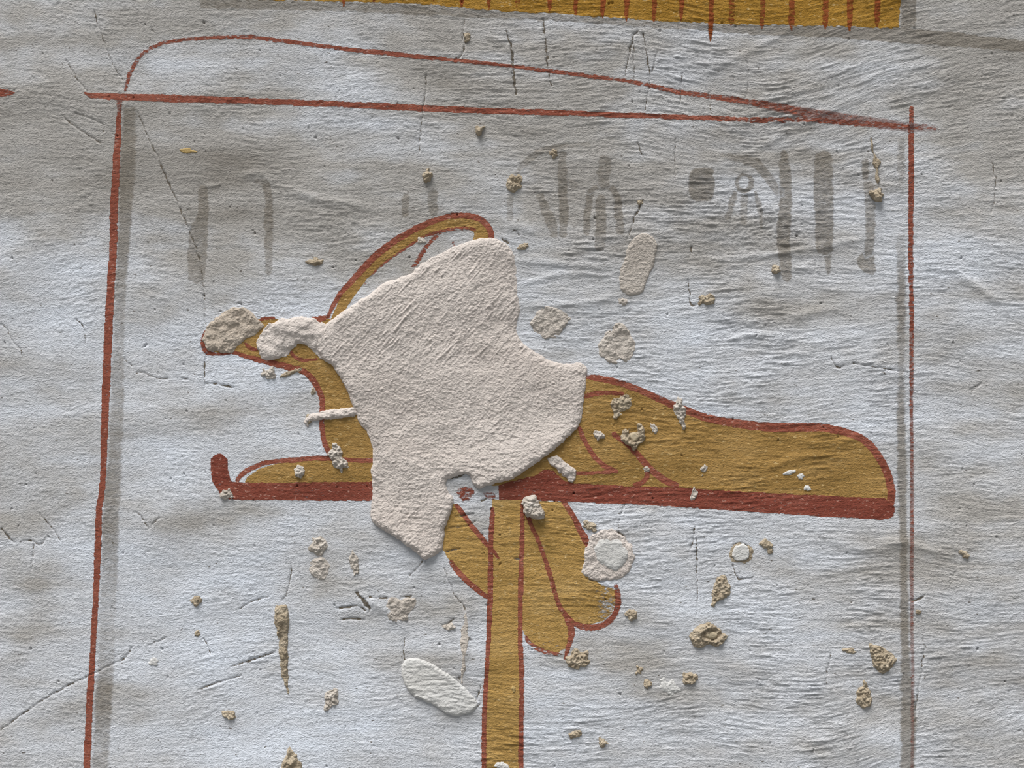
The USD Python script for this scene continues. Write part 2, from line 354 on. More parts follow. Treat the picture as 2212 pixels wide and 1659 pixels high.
def relief(x, y):
    """Height of the limewashed wall in picture units: brushed, uneven, pitted."""
    n30, n90 = at(ISO30, x, y), at(ISO90, x * 0.5, y * 0.5)
    # the brush's path: lines of constant v
    right_up = smooth(1300, 1850, x) * (1 - smooth(60, 620, y))
    low_right = smooth(1650, 2000, x) * smooth(1350, 1550, y)
    low_left = bell(x, y, 470, 1430, 170, 110)
    d = 10 * at(ISO90, x * 0.7 + 300, y * 1.3) + 2.6 * at(ISO30, x * 0.6 + 700, y + 90)
    d = d + 150 * np.tanh((x - 1800) / 520) * right_up + 0.2 * (x - 1650) * low_right + 0.25 * (x - 470) * low_left
    d = d - 0.12 * (x - 1200) * bell(x, y, 1230, 560, 150, 70) + 0.15 * (x - 120) * bell(x, y, 120, 690, 160, 130)
    v = y + d
    strong = 0.28 + 0.62 * smooth(700, 1250, x) * (1 - 0.35 * smooth(1900, 2100, x)) + 0.45 * bell(x, y, 1400, 640, 320, 170) + 0.35 * bell(x, y, 1250, 170, 330, 90)
    strong += 0.3 * bell(x, y, 1800, 1560, 420, 120) + 0.3 * bell(x, y, 540, 420, 160, 120) + 0.35 * bell(x, y, 480, 1430, 130, 90) - 0.25 * bell(x, y, 130, 1250, 260, 420) + 0.25 * bell(x, y, 1620, 520, 90, 60)
    strong = np.clip(strong * (1 + 0.28 * n30 + 0.12 * n90), 0.18, 1.7)
    s1b, s2b = at(STR1, x + 900, v * 0.98 + 310), at(STR2, x + 1200, v + 900)
    s1, s2, s3 = at(STR1, x, v), at(STR2, x * 1.0 + 500, v * 1.05), at(STR3, x, v * 0.95 + 200)
    h = strong * (0.26 * s1 + 0.46 * np.abs(s1b) + 0.14 * s2 + 0.29 * np.abs(s2b) + 0.10 * s3)
    rough = 0.5 + 0.5 * smooth(-0.3, 1.2, n30) + 1.1 * bell(x, y, 1610, 505, 75, 45) + 0.7 * bell(x, y, 690, 470, 80, 40)
    h += rough * (0.21 * at(ISO1, x, y) + 0.22 * at(STR4, x, v + 77) + 0.36 * np.abs(at(STR4, x + 500, v + 800)))
    h += 0.2 * at(ISO10, x * 0.7, y) * (0.5 + strong) + 0.9 * at(ISO30, x * 0.6, y) + 2.8 * n90
    # small pits
    p = at(ISO2, x + 900, y + 300)
    h -= 4.4 * np.maximum(p - 2.7, 0)
    return h, v, np.clip(strong, 0, 1.6)


h, FLOW, STRONG = relief(GX, GY)
FLOW = FLOW * S
for pts, hw, amp in RIDGES:
    c = curve(pts, 2.0)
    bx = (GX > c[:, 0].min() - 4 * hw) & (GX < c[:, 0].max() + 4 * hw) & (GY > c[:, 1].min() - 4 * hw) & (GY < c[:, 1].max() + 4 * hw)
    d, i = cKDTree(c).query(np.stack([GX[bx], GY[bx]], 1))
    ends = smooth(0, 0.2 * len(c), i) * (1 - smooth(0.8 * len(c), len(c), i))
    h[bx] += amp * np.exp(-0.5 * (d / (hw * 0.55)) ** 2) * (0.25 + 0.75 * ends)
crack_strokes = []
for pts in CRACKS:
    p = np.array(pts, float)
    c = curve(p, 3.0)
    c[:, 0] += 0.9 * at(ISO4, c[:, 0] * 2, c[:, 1] * 2)      # a crack never runs true
    c[:, 1] += 0.5 * at(ISO4, c[:, 0] * 2 + 99, c[:, 1] * 2)
    c[:, 2] *= np.clip(1 + 0.35 * at(ISO4, c[:, 0] * 1.5, c[:, 1] * 1.5 + 55), 0.4, 1.8)
    c[:, 2] = np.maximum(c[:, 2] - 1.2, 0.8)
    s = Stroke([tuple(q) for q in c], straight=True)
    crack_strokes.append(s)
    b = s.box
    i0, i1, j0, j1 = np.searchsorted(gy, b[1] - 4), np.searchsorted(gy, b[3] + 4), np.searchsorted(gx, b[0] - 4), np.searchsorted(gx, b[2] + 4)
    sub = np.s_[i0:i1, j0:j1]
    phi = s(GX[sub], GY[sub])[0]
    h[sub] -= 2.2 * smooth(-2.2, 1.8, phi)
N = grid_normals(gx, gy, h)
wall_h = RegularGridInterpolator((gy, gx), h, bounds_error=False, fill_value=0.0)


wall_s = RegularGridInterpolator((gy, gx), gaussian_filter(h, 7), bounds_error=False, fill_value=0.0)


def wall_at(x, y):
    return wall_h(np.stack([y, x], -1))


def stain_map(x, y):
    """How grey and worn the limewash is: 0 fresh and cool white, 1 brown-grey."""
    s = 0.39 + 0.05 * (1 - smooth(450, 720, y)) + 0.05 * smooth(1950, 2100, x)
    for cx, cy, rx, ry, a in ((800, 300, 520, 130, 0.10), (1250, 430, 330, 120, 0.09), (1050, 90, 480, 60, 0.05), (500, 350, 130, 45, 0.26), (480, 520, 130, 70, 0.12), (80, 370, 150, 90, 0.22), (760, 470, 110, 40, 0.22),
                              (60, 1010, 220, 130, 0.10), (880, 580, 90, 45, 0.3), (700, 330, 150, 60, 0.1), (330, 1180, 700, 20, -0.08), (320, 1430, 420, 260, -0.22), (1560, 400, 200, 60, 0.02), (1750, 470, 170, 90, -0.05), (1700, 160, 170, 70, -0.04), (2090, 190, 130, 60, 0.12),
                              (1600, 900, 260, 100, -0.10), (1400, 640, 120, 80, -0.02), (1560, 1160, 240, 90, -0.12), (1300, 1560, 400, 120, -0.13), (600, 680, 180, 90, -0.12), (120, 620, 160, 90, -0.10), (1750, 665, 110, 22, 0.16),
                              (1290, 330, 220, 40, 0.12), (1400, 560, 200, 30, 0.10), (880, 1190, 130, 60, 0.04), (860, 1320, 90, 50, 0.14), (830, 1430, 90, 18, 0.16), (1880, 1200, 120, 60, 0.10), (2080, 1160, 130, 60, 0.14),
                              (1840, 1000, 300, 260, 0.0), (2060, 760, 140, 200, 0.03), (60, 60, 160, 100, 0.02), (2100, 60, 160, 60, 0.06), (90, 1270, 40, 40, 0.18), (80, 1360, 40, 30, 0.14), (430, 1000, 160, 200, -0.04), (120, 1510, 160, 120, 0.10),
                              (700, 1240, 40, 60, 0.2), (775, 1225, 50, 60, 0.14), (780, 1330, 60, 40, 0.1), (860, 160, 60, 25, 0.24), (960, 170, 40, 20, 0.25)):
        s += a * np.exp(-0.5 * (((x - cx) / rx) ** 2 + ((y - cy) / ry) ** 2))
    s += 0.055 * at(ISO30, x * 0.45, y) + 0.05 * at(ISO90, x, y * 1.4) + 0.035 * at(STR3, x * 0.6, y * 0.5) + 0.03 * at(ISO10, x * 0.6, y)
    return np.clip(s, 0.02, 1)


wall_path = "/World/wall_back"
wall = UsdGeom.Xform.Define(stage, wall_path).GetPrim()
tag(wall, "old limewashed plaster wall with brush ridges, grey stains and cracks", kind="structure")
ny, nx = h.shape
jj, ii = np.meshgrid(np.arange(nx - 1), np.arange(ny - 1))
a = (ii * nx + jj).ravel()
wf = np.vstack([np.stack([a, a + nx, a + nx + 1], 1), np.stack([a, a + nx + 1, a + 1], 1)])
wv = world(GX, GY, h).reshape(-1, 3)
wn = N.reshape(-1, 3)
ws = stain_map(GX, GY).ravel()
# the wall's edges and back, 0.35 m behind its face
ring = np.concatenate([np.arange(nx), np.arange(1, ny) * nx + nx - 1, (ny - 1) * nx + np.arange(nx - 2, -1, -1), np.arange(ny - 2, 0, -1) * nx])
rv = wv[ring].copy()
rb = rv.copy()
rb[:, 1] = 0.35
mid = wv.mean(0)
out = rv - mid
out[:, 1] = 0
out /= np.linalg.norm(out, axis=1, keepdims=True)
k0, m = len(wv), len(ring)
r0 = np.arange(m)
r1 = (r0 + 1) % m
sf = np.vstack([np.stack([k0 + r0, k0 + r1, k0 + m + r1], 1), np.stack([k0 + r0, k0 + m + r1, k0 + m + r0], 1)])
outer = lambda c, far: np.concatenate([c, c[ring], c[ring], np.full(4, far)])
corners = rb[[0, nx - 1, nx + ny - 2, 2 * nx + ny - 3]]
cf = k0 + 2 * m + np.array([[0, 1, 2], [0, 2, 3]])
put(wall_path + "/plaster", np.vstack([wv, rv, rb, corners]), np.vstack([wf, sf, cf]), np.vstack([wn, out, out, np.tile([0, 1.0, 0], (4, 1))]), M["limewash"], stain=outer(ws, 0.4), flow=outer(FLOW.ravel(), 0), strong=outer(STRONG.ravel(), 0.4))


def skin(path, shape, mat, layer, soft=1.6, rag=0.7, origin=None, fade=None, sub=None):
    """A coat of paint: the part of the wall's own surface inside SHAPE, a hair's breadth proud of it."""
    b = shape.box
    i0, i1, j0, j1 = max(0, np.searchsorted(gy, b[1]) - 2), np.searchsorted(gy, b[3]) + 2, max(0, np.searchsorted(gx, b[0]) - 2), np.searchsorted(gx, b[2]) + 2
    w = np.s_[i0:i1, j0:j1]
    x, y = GX[w], GY[w]
    phi, cov = shape(x, y)
    if layer < 4.5 and "LOST" in globals() and b[0] < LOST.box[2] and b[2] > LOST.box[0] and b[1] < LOST.box[3] and b[3] > LOST.box[1]:
        phi = np.minimum(phi, 4.0 - LOST(x, y)[0])
    phi = phi + rag * (0.22 * at(ISO10, x + 11 * layer, y) + 0.2 * at(ISO4, x, y) + 0.45 * at(ISO2, x * 0.8, y))
    cov = cov * smooth(0, soft, phi)
    if fade is not None:
        cov = cov * np.clip(fade(x, y), 0, 1)
    cols, f = march(phi, x.shape, [world(x, y, h[w] + 0.11 * layer), N[w], cov, FLOW[w], STRONG[w]])
    if not len(f):
        return None
    n = cols[1] / np.linalg.norm(cols[1], axis=1, keepdims=True)
    return put(numbered(path), cols[0], f, n, mat, cover=cols[2][:, 0], origin=origin, flow=cols[3][:, 0], strong=cols[4][:, 0])


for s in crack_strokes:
    skin(wall_path + "/crack", s, M["dirt_shade"], 4.0, soft=1.0, rag=0.5)  # dark ribbon paints in crack shade that the coarse carving cannot give

# ------------------------------------------------------------------ patches and lumps of mortar on the wall
def raised(path, shape, mat, thick, bevel, grain, step, origin, seed=0, edge=1.5, rag=1.2, form=None):
    """Mortar laid on the wall inside SHAPE. thick, bevel: numbers or functions of (x, y); grain(x, y): its own relief."""
    b = shape.box
    ax, ay = np.arange(b[0] - 2, b[2] + 2, step), np.arange(b[1] - 2, b[3] + 2, step)
    x, y = np.meshgrid(ax, ay)
    phi = shape(x, y)[0] + rag * (0.7 * at(ISO4, x + seed * 37, y + seed * 91) + 0.3 * at(ISO1, x, y))
    t = thick(x, y) if callable(thick) else thick
    bv = bevel(x, y) if callable(bevel) else bevel
    q = np.clip(phi / bv, 0, 1)
    z = wall_at(x, y) * (1 - q) + wall_s(np.stack([y, x], -1)) * q - edge + (t + edge) * np.sqrt(np.clip(1 - (1 - q) ** 2, 0, 1))
    z += grain(x, y) * smooth(0, min(6, 2 + float(np.mean(bv)) * 0.3), phi)
    z = np.where(q > 0.35, np.maximum(z, wall_at(x, y) + 0.5), z)
    if form is not None:
        z = np.maximum(form(x, y, z, phi), wall_at(x, y) + np.minimum(0.4, phi * 0.3 - edge))
    n = grid_normals(ax, ay, z)
    cols, f = march(phi, x.shape, [world(x, y, z), n])
    nn = cols[1] / np.linalg.norm(cols[1], axis=1, keepdims=True)
    return put(numbered(path), cols[0], f, nn, mat, origin=origin)


# ---- the large repair
BIG = [(712, 694), (755, 663), (801, 634), (832, 610), (862, 600), (882, 593), (902, 575), (935, 555), (985, 531), (1026, 517), (1058, 513), (1078, 518), (1100, 532), (1112, 555), (1117, 590), (1119, 631), (1124, 664), (1120, 690), (1118, 711), (1126, 734), (1146, 752),
       (1168, 766), (1200, 782), (1228, 785), (1248, 783), (1264, 790), (1268, 811), (1263, 851), (1260, 880), (1255, 912), (1242, 930), (1228, 942), (1210, 960), (1189, 978), (1168, 994), (1142, 1012), (1108, 1034), (1075, 1042), (1051, 1049), (1032, 1056), (1022, 1044), (1016, 1030), (1004, 1023),
       (985, 1029), (966, 1038), (968, 1060), (980, 1080), (974, 1107), (963, 1140), (959, 1170), (952, 1190), (934, 1202), (914, 1207), (897, 1190), (872, 1172), (847, 1156), (825, 1142), (806, 1128), (802, 1100), (805, 1067), (803, 1017), (805, 984), (797, 943), (776, 912), (766, 885), (752, 848), (738, 822), (722, 797), (694, 771), (684, 745), (692, 715)]


def big_thick(x, y):
    t = 7.5 + 2.5 * at(ISO30, x * 0.7, y) * 0.4
    t = t + 4.0 * bell(x, y, 790, 640, 160, 120, -35) - 4.0 * bell(x, y, 1120, 640, 40, 120) + 8 * bell(x, y, 1150, 1010, 160, 40, -35) + 8.0 * bell(x, y, 850, 1160, 90, 30, 35) + 2 * bell(x, y, 760, 870, 30, 140)
    return np.maximum(t, 2.2)


def big_bevel(x, y):
    return 15 + 16 * bell(x, y, 1120, 620, 60, 130) - 3 * bell(x, y, 1150, 1010, 160, 40, -35) + 10 * bell(x, y, 1262, 850, 30, 90)


def sandy(x, y, k=1.0):
    return k * (0.30 * at(ISO1, x, y) + 0.62 * np.abs(at(ISO1, x * 0.85 + 300, y)) + 0.15 * at(ISO2, x + 40, y * 1.05) + 0.6 * np.abs(at(ISO2, x * 0.9 + 700, y * 1.2)) + 0.25 * at(ISO4, x, y))


c35, s35 = math.cos(math.radians(-48)), math.sin(math.radians(-48))
def big_grain(x, y):
    u, v = x * c35 + y * s35, -x * s35 + y * c35
    up = np.clip((1 - smooth(700, 900, y)) * 0.75 + 0.1 + 0.35 * at(ISO30, x, y + 70), 0.05, 1.2)
    return sandy(x, y, 0.72) + up * (0.3 * at(STR4, u, v) + 0.55 * np.maximum(at(STR1, u, v + 60) - 0.8, 0) * 1.5) + 0.5 * at(ISO10, x, y) + 1.1 * at(ISO30, x, y) + 0.3 * at(STR4, x, y) * smooth(800, 1000, y) + 1.6 * np.maximum(at(ISO2, x + 200, y) - 2.4, 0)


p, o = thing("repair_patch", "large pale pinkish mortar patch covering the middle of the painted figure", "mortar patch", 970, 860, "mortar repairs on the painted wall")
raised(p + "/mortar", Area(BIG, True), M["patch"], big_thick, big_bevel, big_grain, 1.4, o)


def blotchy(x, y):
    return sandy(x, y, 0.6) + 0.9 * at(ISO4, x, y) + 1.7 * at(ISO10, x, y + 300)


p, o = thing("repair_patch", "rough pale mortar smear over the cheek joined to the large patch", "mortar patch", 625, 730, "mortar repairs on the painted wall")
raised(p + "/mortar", Area([(557, 735), (567, 716), (587, 696), (621, 688), (661, 686), (681, 690), (704, 700), (712, 730), (704, 775), (688, 772), (664, 748), (645, 745), (634, 753), (622, 766), (600, 778), (580, 780), (563, 768)], True), M["patch"], lambda x, y: 5 + 5 * bell(x, y, 650, 705, 60, 16), 14, blotchy, 1.4, o, 3, rag=2)
p, o = thing("repair_patch", "rough tan mortar patch over the tip of the painted snout", "mortar patch", 500, 715, "mortar repairs on the painted wall")
raised(p + "/mortar", Area([(440, 728), (450, 702), (477, 678), (494, 668), (534, 668), (561, 690), (571, 700), (558, 718), (540, 730), (524, 740), (507, 759), (474, 762), (450, 755)], True), M["patch_brown"], 3.0, 9, lambda x, y: sandy(x, y, 0.9) + 0.9 * at(ISO4, x, y), 1.4, o, 4, rag=2)
p, o = thing("mortar_ridge", "pale mortar ridge crossing the painted neck left of the large patch", "mortar ridge", 715, 895)
raised(p + "/mortar", Area([(661, 902), (676, 893), (695, 889), (722, 884), (758, 881), (776, 888), (764, 900), (735, 904), (708, 906), (690, 908), (672, 912), (664, 928), (658, 916)], True), M["patch"], 7, 9, lambda x, y: sandy(x, y, 0.6) + 1.2 * at(ISO4, x, y), 1.2, o, 5, rag=1.6)
p, o = thing("mortar_smear", "whitish lumpy smear at the lower right edge of the large patch", "mortar smear", 1217, 1012)
raised(p + "/mortar", Area([(1186, 990), (1205, 984), (1222, 998), (1240, 1014), (1247, 1030), (1238, 1044), (1224, 1036), (1208, 1020), (1192, 1006)], True), M["patch"], 4, 8, lambda x, y: sandy(x, y, 0.8) + 0.9 * at(ISO4, x, y), 1.2, o, 6, rag=2.4)
p, o = thing("repair_patch", "smooth whitish oval mortar patch low on the wall left of the post", "mortar patch", 948, 1483, "mortar repairs on the painted wall")
raised(p + "/mortar", Area([(874, 1425), (890, 1421), (917, 1424), (948, 1440), (984, 1466), (1012, 1492), (1030, 1513), (1029, 1528), (1018, 1538), (994, 1546), (968, 1542), (934, 1520), (901, 1506), (881, 1489), (871, 1469), (867, 1445)], True), M["patch_white"], lambda x, y: 4.5 + 3.5 * bell(x, y, 930, 1515, 80, 22, 25), 10, lambda x, y: sandy(x, y, 0.33) + 0.5 * at(STR4, x, y), 1.5, o, 7, rag=1.0)
p, o = thing("repair_patch", "round white mortar patch with a rough rim right of the ochre drapery", "mortar patch", 1314, 1198, "mortar repairs on the painted wall")
raised(p + "/rim", Area([(1262, 1196), (1268, 1170), (1280, 1156), (1302, 1144), (1335, 1148), (1360, 1170), (1370, 1205), (1362, 1232), (1335, 1250), (1300, 1256), (1268, 1248), (1256, 1228)], True), M["patch"], 2.6, 10, lambda x, y: sandy(x, y, 0.7) + 0.5 * at(ISO4, x, y), 1.3, o, 8, rag=2.0)
tag(raised(p + "/centre", Area([(1282, 1190), (1290, 1168), (1310, 1160), (1335, 1164), (1353, 1182), (1357, 1205), (1346, 1224), (1326, 1234), (1305, 1224), (1288, 1210)], True), M["patch_white"], 6.0, 14, lambda x, y: 0.25 * at(ISO2, x, y) + 0.3 * at(ISO10, x, y), 1.4, o, 9, rag=1.0), "smooth white centre")
p, o = thing("repair_patch", "pinkish capsule-shaped mortar patch above and right of the large patch", "mortar patch", 1380, 572, "mortar repairs on the painted wall")
raised(p + "/mortar", Area([(1352, 545), (1362, 522), (1378, 507), (1402, 505), (1417, 518), (1420, 545), (1412, 575), (1402, 600), (1392, 626), (1376, 637), (1355, 637), (1341, 624), (1340, 592)], True), M["patch_pink"], 2.6, 8, lambda x, y: sandy(x, y, 0.55) - 1.2 * bell(x, y, 1380, 572, 14, 42, 15), 1.3, o, 10, rag=1.2)
p, o = thing("repair_patch", "rough pinkish round spot touching the brushwork just right of the large patch", "mortar patch", 1190, 696, "mortar repairs on the painted wall")
raised(p + "/mortar", Area([(1149, 698), (1155, 680), (1168, 667), (1201, 664), (1220, 674), (1232, 686), (1222, 706), (1205, 726), (1185, 730), (1166, 726)], True), M["patch_pink"], 1.8, 9, lambda x, y: sandy(x, y, 0.8) + 0.9 * at(ISO4, x, y), 1.3, o, 11, rag=3.0)
p, o = thing("repair_patch", "rough pinkish round spot below the capsule-shaped patch", "mortar patch", 1332, 745, "mortar repairs on the painted wall")
raised(p + "/mortar", Area([(1291, 752), (1302, 728), (1322, 710), (1344, 699), (1367, 724), (1375, 745), (1369, 770), (1342, 785), (1312, 778), (1296, 768)], True), M["patch_pink"], 1.8, 9, lambda x, y: sandy(x, y, 0.8) + 0.9 * at(ISO4, x, y), 1.3, o, 12, rag=3.0)
p, o = thing("mortar_streak", "long tan mortar streak running down the lower left wall", "mortar streak", 610, 1400)
raised(p + "/mortar", Area([(593, 1316), (600, 1310), (618, 1309), (624, 1325), (625, 1352), (622, 1380), (623, 1425), (623, 1470), (625, 1500), (616, 1488), (606, 1450), (602, 1420), (600, 1372), (594, 1345)], True), M["tan"], lambda x, y: 3 + 3.5 * bell(x, y, 608, 1330, 20, 26), 7, lambda x, y: sandy(x, y, 0.9) + 1.4 * at(ISO4, x, y), 1.1, o, 13, rag=1.8)
p, o = thing("mortar_streak", "tan mortar wedge cut by the bottom edge of the picture", "mortar streak", 630, 1640)
raised(p + "/mortar", Area([(606, 1672), (612, 1645), (620, 1620), (627, 1613), (638, 1628), (650, 1648), (655, 1672)], True), M["tan"], 5, 10, lambda x, y: sandy(x, y, 0.9) + 1.6 * at(ISO4, x, y), 1.1, o, 14, rag=1.6)
p, o = thing("mortar_smear", "rough greyish smear with cracks left of the ochre post", "mortar smear", 855, 1315)
raised(p + "/mortar", Area([(838, 1296), (862, 1290), (896, 1292), (898, 1310), (885, 1330), (868, 1340), (848, 1338), (836, 1320)], True), M["patch_pink"], 2.0, 12, lambda x, y: sandy(x, y, 0.9) + 0.9 * at(ISO4, x, y), 1.3, o, 15, rag=3.0)
p, o = thing("mortar_smear", "small round rough smear just under the pale lump left of the patch's foot", "mortar smear", 690, 1228)
raised(p + "/mortar", Area([(668, 1222), (676, 1206), (692, 1202), (708, 1210), (714, 1228), (704, 1248), (690, 1252), (676, 1244)], True), M["patch_pink"], 2.2, 10, lambda x, y: sandy(x, y, 0.9) + 1.1 * at(ISO4, x, y), 1.2, o, 16, rag=2.0)

# ---- lumps: (x, y, half width, half height, turn, height, kind, label)
LUMPS = [
    (1035, 280, 10, 11, 0, 11, "t", "small tan mortar lump alone just below the upper red line"),
    (923, 381, 12, 15, 0, 10, "t", "pointed tan lump between the frame's top line and the ochre ear"),
    (1109, 396, 20, 21, 0, 9, "t", "flaky squarish tan lump above the top of the large patch"),
    (1196, 331, 10, 9, 0, 6, "t", "small tan crumb at the upper end of the faded grey letters"),
    (1893, 421, 13, 15, 0, 14, "t", "round tan lump under the beaded drip near the right border line"),
    (1383, 436, 7, 5, 0, 5, "t", "small grey crumb at the top of the short crack above the capsule patch"),
    (1132, 532, 13, 9, -20, 6, "t", "small tan lump at the upper right corner of the large patch"),
    (682, 566, 17, 9, 0, 6, "t", "thin curled tan crumb on the white wall left of the ochre ear"),
    (912, 519, 9, 6, 20, 4, "g", "pale crumb on the red line inside the ochre ear"),
    (1677, 583, 9, 9, 0, 10, "t", "small smooth round tan lump at the foot of a tall grey letter"),
    (1527, 647, 19, 12, -25, 8, "t", "ribbed tan lump beside the L-shaped scratch"),
    (1341, 876, 20, 26, 10, 6, "c", "mortar lump with a flat stone showing, topmost on the ochre body"),
    (1366, 945, 27, 25, -10, 13, "c", "large ring-shaped lump around a small stone on the ochre body"),
    (1293, 940, 10, 10, 20, 8, "g", "small pale lump on the ochre body close to the large patch"),
    (1470, 890, 13, 31, -8, 8, "g", "tall grey crumbly lump across the red outline of the back"),
    (1413, 926, 6, 11, -25, 4, "g", "tiny pale fleck right of the ring-shaped lump"),
    (1521, 1016, 7, 13, 15, 4, "g", "narrow pale fleck on the ochre body just above the red bar"),
    (1499, 1067, 9, 17, 15, 4, "g", "pale oblong chip standing on the right half of the red bar"),
    (1707, 1020, 14, 6, -15, 4, "w", "flat white crumb, leftmost of three on the right of the ochre body"),
    (1731, 1029, 8, 6, 0, 4, "w", "small white crumb, middle one of three on the right of the ochre body"),
    (1745, 1055, 7, 6, 0, 4, "w", "small white dot, lowest of three on the right of the ochre body"),
    (1397, 1014, 8, 7, 0, 3, "g", "pale crumb where the two red fold lines meet above the bar"),
    (578, 808, 15, 15, 0, 8, "g", "pinkish grey lump under the painted chin"),
    (625, 806, 26, 5, -22, 4, "t", "thin rough tail of mortar trailing from the lump under the chin"),
    (677, 843, 5, 9, 0, 5, "t", "tiny tan crumb in the curve of the painted throat"),
    (668, 906, 8, 12, 0, 5, "t", "tan crumb at the left end of the neck ridge"),
    (492, 1068, 13, 12, -20, 8, "g", "pale lump on the bend of the red bar at its left end"),
    (647, 1019, 11, 13, 0, 7, "g", "pale crumb in the middle of the painted foreleg"),
    (730, 990, 16, 31, -25, 10, "g", "long leaning pale lump where the painted chest meets the foreleg"),
    (1150, 1095, 20, 25, -25, 19, "g", "biggest knobbly lump, on the post just under the red bar"),
    (1272, 1136, 18, 10, 30, 7, "t", "dark crumbly lump at the upper left of the round white patch"),
    (1603, 1196, 25, 23, 0, 3, "r", "flat white disc with a chipped brown rim right of the round patch"),
    (1655, 1176, 14, 8, 20, 7, "t", "tan crumb up and right of the flat white disc"),
    (1664, 1190, 5, 6, 0, 6, "t", "tiny tan crumb hanging below the crumb beside the white disc"),
    (1557, 1277, 17, 35, 20, 8, "t", "tall slanting brown lump below the flat white disc"),
    (1531, 1374, 38, 27, 0, 12, "c", "broad crater-shaped brown lump with a stone in it, low right of the leaf"),
    (1490, 1466, 18, 16, -30, 6, "t", "tan crumbly lump below the crater-shaped brown lump"),
    (1905, 1423, 28, 34, -15, 7, "t", "large yellowish lump close to the right border line"),
    (1868, 1501, 17, 28, 0, 9, "t", "oval yellowish lump below the large lump near the right border"),
    (1838, 1406, 15, 7, 0, 5, "t", "flat tan crumb left of the large lump near the right border"),
    (2083, 1196, 14, 8, 40, 6, "t", "small slanting tan crumb outside the right border line"),
    (1363, 1328, 13, 18, 0, 7, "t", "grey-tan lump right of the red curl of the drapery"),
    (1246, 1424, 24, 20, 10, 8, "t", "rough lump at the lowest tip of the red curl"),
    (1445, 1485, 22, 18, 40, 4, "w", "flat white flake between the crumbs low right of the post"),
    (1400, 1478, 8, 11, 0, 6, "t", "small tan crumb left of the flat white flake"),
    (1380, 1448, 7, 9, 0, 5, "t", "small oval crumb under the rough lump of the red curl, to its right"),
    (1242, 1588, 14, 9, -25, 6, "t", "left one of two tan crumbs near the bottom right of the post"),
    (1301, 1604, 13, 10, 15, 7, "t", "right one of two tan crumbs near the bottom right of the post"),
    (424, 1297, 12, 11, 0, 6, "t", "tan crumb alone on the lower left wall, highest there"),
    (426, 1370, 6, 9, 0, 6, "t", "tiny dark crumb under the highest crumb of the lower left wall"),
    (331, 1429, 9, 8, 0, 4, "w", "small pale bump right of the left border's grey band"),
    (493, 1545, 14, 11, 0, 7, "t", "tan crumb left of the oval patch and near the bottom, alone"),
    (716, 1511, 15, 20, 20, 7, "g", "pale chip with a tan foot between the long streak and the oval patch"),
    (688, 1178, 20, 20, 0, 6, "g", "round pale lump left of the foot of the large patch"),
    (766, 1215, 9, 26, -5, 4, "g", "narrow rough crumb right of the round pale lump"),
    (1108, 1486, 6, 8, -25, 5, "o", "small ochre bump inside the lower post, upper one"),
    (1084, 1654, 15, 9, 0, 5, "w", "white flake on the post at the very bottom of the picture"),
    (1010, 80, 6, 9, 0, 7, "t", "small tan lump between the ochre band and the curved red line"),
    (1984, 1322, 6, 5, 0, 6, "t", "tiny dark bump just outside the right border line"),
    (406, 326, 17, 6, 5, 3, "o", "flat yellowish crumb in the upper left of the framed field"),
    (1003, 1390, 8, 66, 2, 1.4, "p", "faint vertical pale ridge beside the left edge of the post"),
    (972, 1352, 14, 9, 0, 3, "g", "rough pale spot with small cracks left of the post"),
    (1888, 330, 5, 34, -12, 7, "t", "beaded drip of tan mortar above the round lump by the right border"),
    (1347, 651, 10, 9, 0, 3, "p", "small pinkish spot just under the capsule-shaped patch"),
]
OUTLINES = {
    (1888, 330): [(1880, 297), (1884, 310), (1888, 330), (1894, 340), (1902, 350), (1897, 362), (1896, 378), (1900, 392), (1895, 399), (1890, 390), (1891, 368), (1884, 352), (1886, 342), (1880, 318)],
    (1366, 945): [(1338, 947), (1348, 931), (1361, 926), (1373, 926), (1380, 917), (1387, 918), (1394, 929), (1395, 943), (1387, 958), (1377, 970), (1367, 974), (1360, 967), (1349, 958), (1340, 954)],
    (1341, 876): [(1321, 870), (1333, 858), (1346, 852), (1354, 852), (1362, 861), (1364, 874), (1361, 884), (1352, 888), (1343, 894), (1335, 902), (1325, 905), (1326, 893), (1322, 884)],
    (1531, 1374): [(1491, 1374), (1498, 1362), (1509, 1352), (1520, 1350), (1532, 1343), (1546, 1352), (1560, 1362), (1570, 1374), (1566, 1384), (1546, 1398), (1530, 1396), (1515, 1400), (1498, 1392)],
    (1557, 1277): [(1566, 1244), (1574, 1255), (1579, 1271), (1574, 1284), (1566, 1295), (1549, 1305), (1543, 1321), (1537, 1308), (1537, 1285), (1544, 1261), (1554, 1246)],
    (1150, 1095): [(1133, 1077), (1146, 1069), (1158, 1073), (1164, 1085), (1172, 1096), (1177, 1106), (1175, 1116), (1165, 1122), (1152, 1121), (1137, 1116), (1131, 1104), (1127, 1093)],
    (1905, 1423): [(1876, 1388), (1890, 1389), (1904, 1398), (1920, 1406), (1933, 1418), (1930, 1440), (1918, 1452), (1903, 1456), (1893, 1442), (1882, 1424), (1878, 1408)],
    (1868, 1501): [(1868, 1470), (1874, 1480), (1882, 1492), (1886, 1508), (1880, 1524), (1868, 1530), (1856, 1526), (1851, 1508), (1854, 1492), (1862, 1482)]}
STONES = {(1366, 945): (1370, 944, 10, 11), (1341, 876): (1346, 875, 10, 14), (1531, 1374): (1537, 1373, 15, 9)}
MATS = {"t": "tan", "g": "grey_mortar", "w": "patch_white", "c": "tan", "r": "patch_white", "o": "ochre_lump", "p": "patch_pink"}
M["grey_mortar"] = surface("grey_lump_mortar", [(0.0, lin(150, 139, 126)), (0.45, lin(190, 180, 168)), (1.0, lin(214, 206, 196))], tone=1.5, tone_scale=110, bump=1.3)
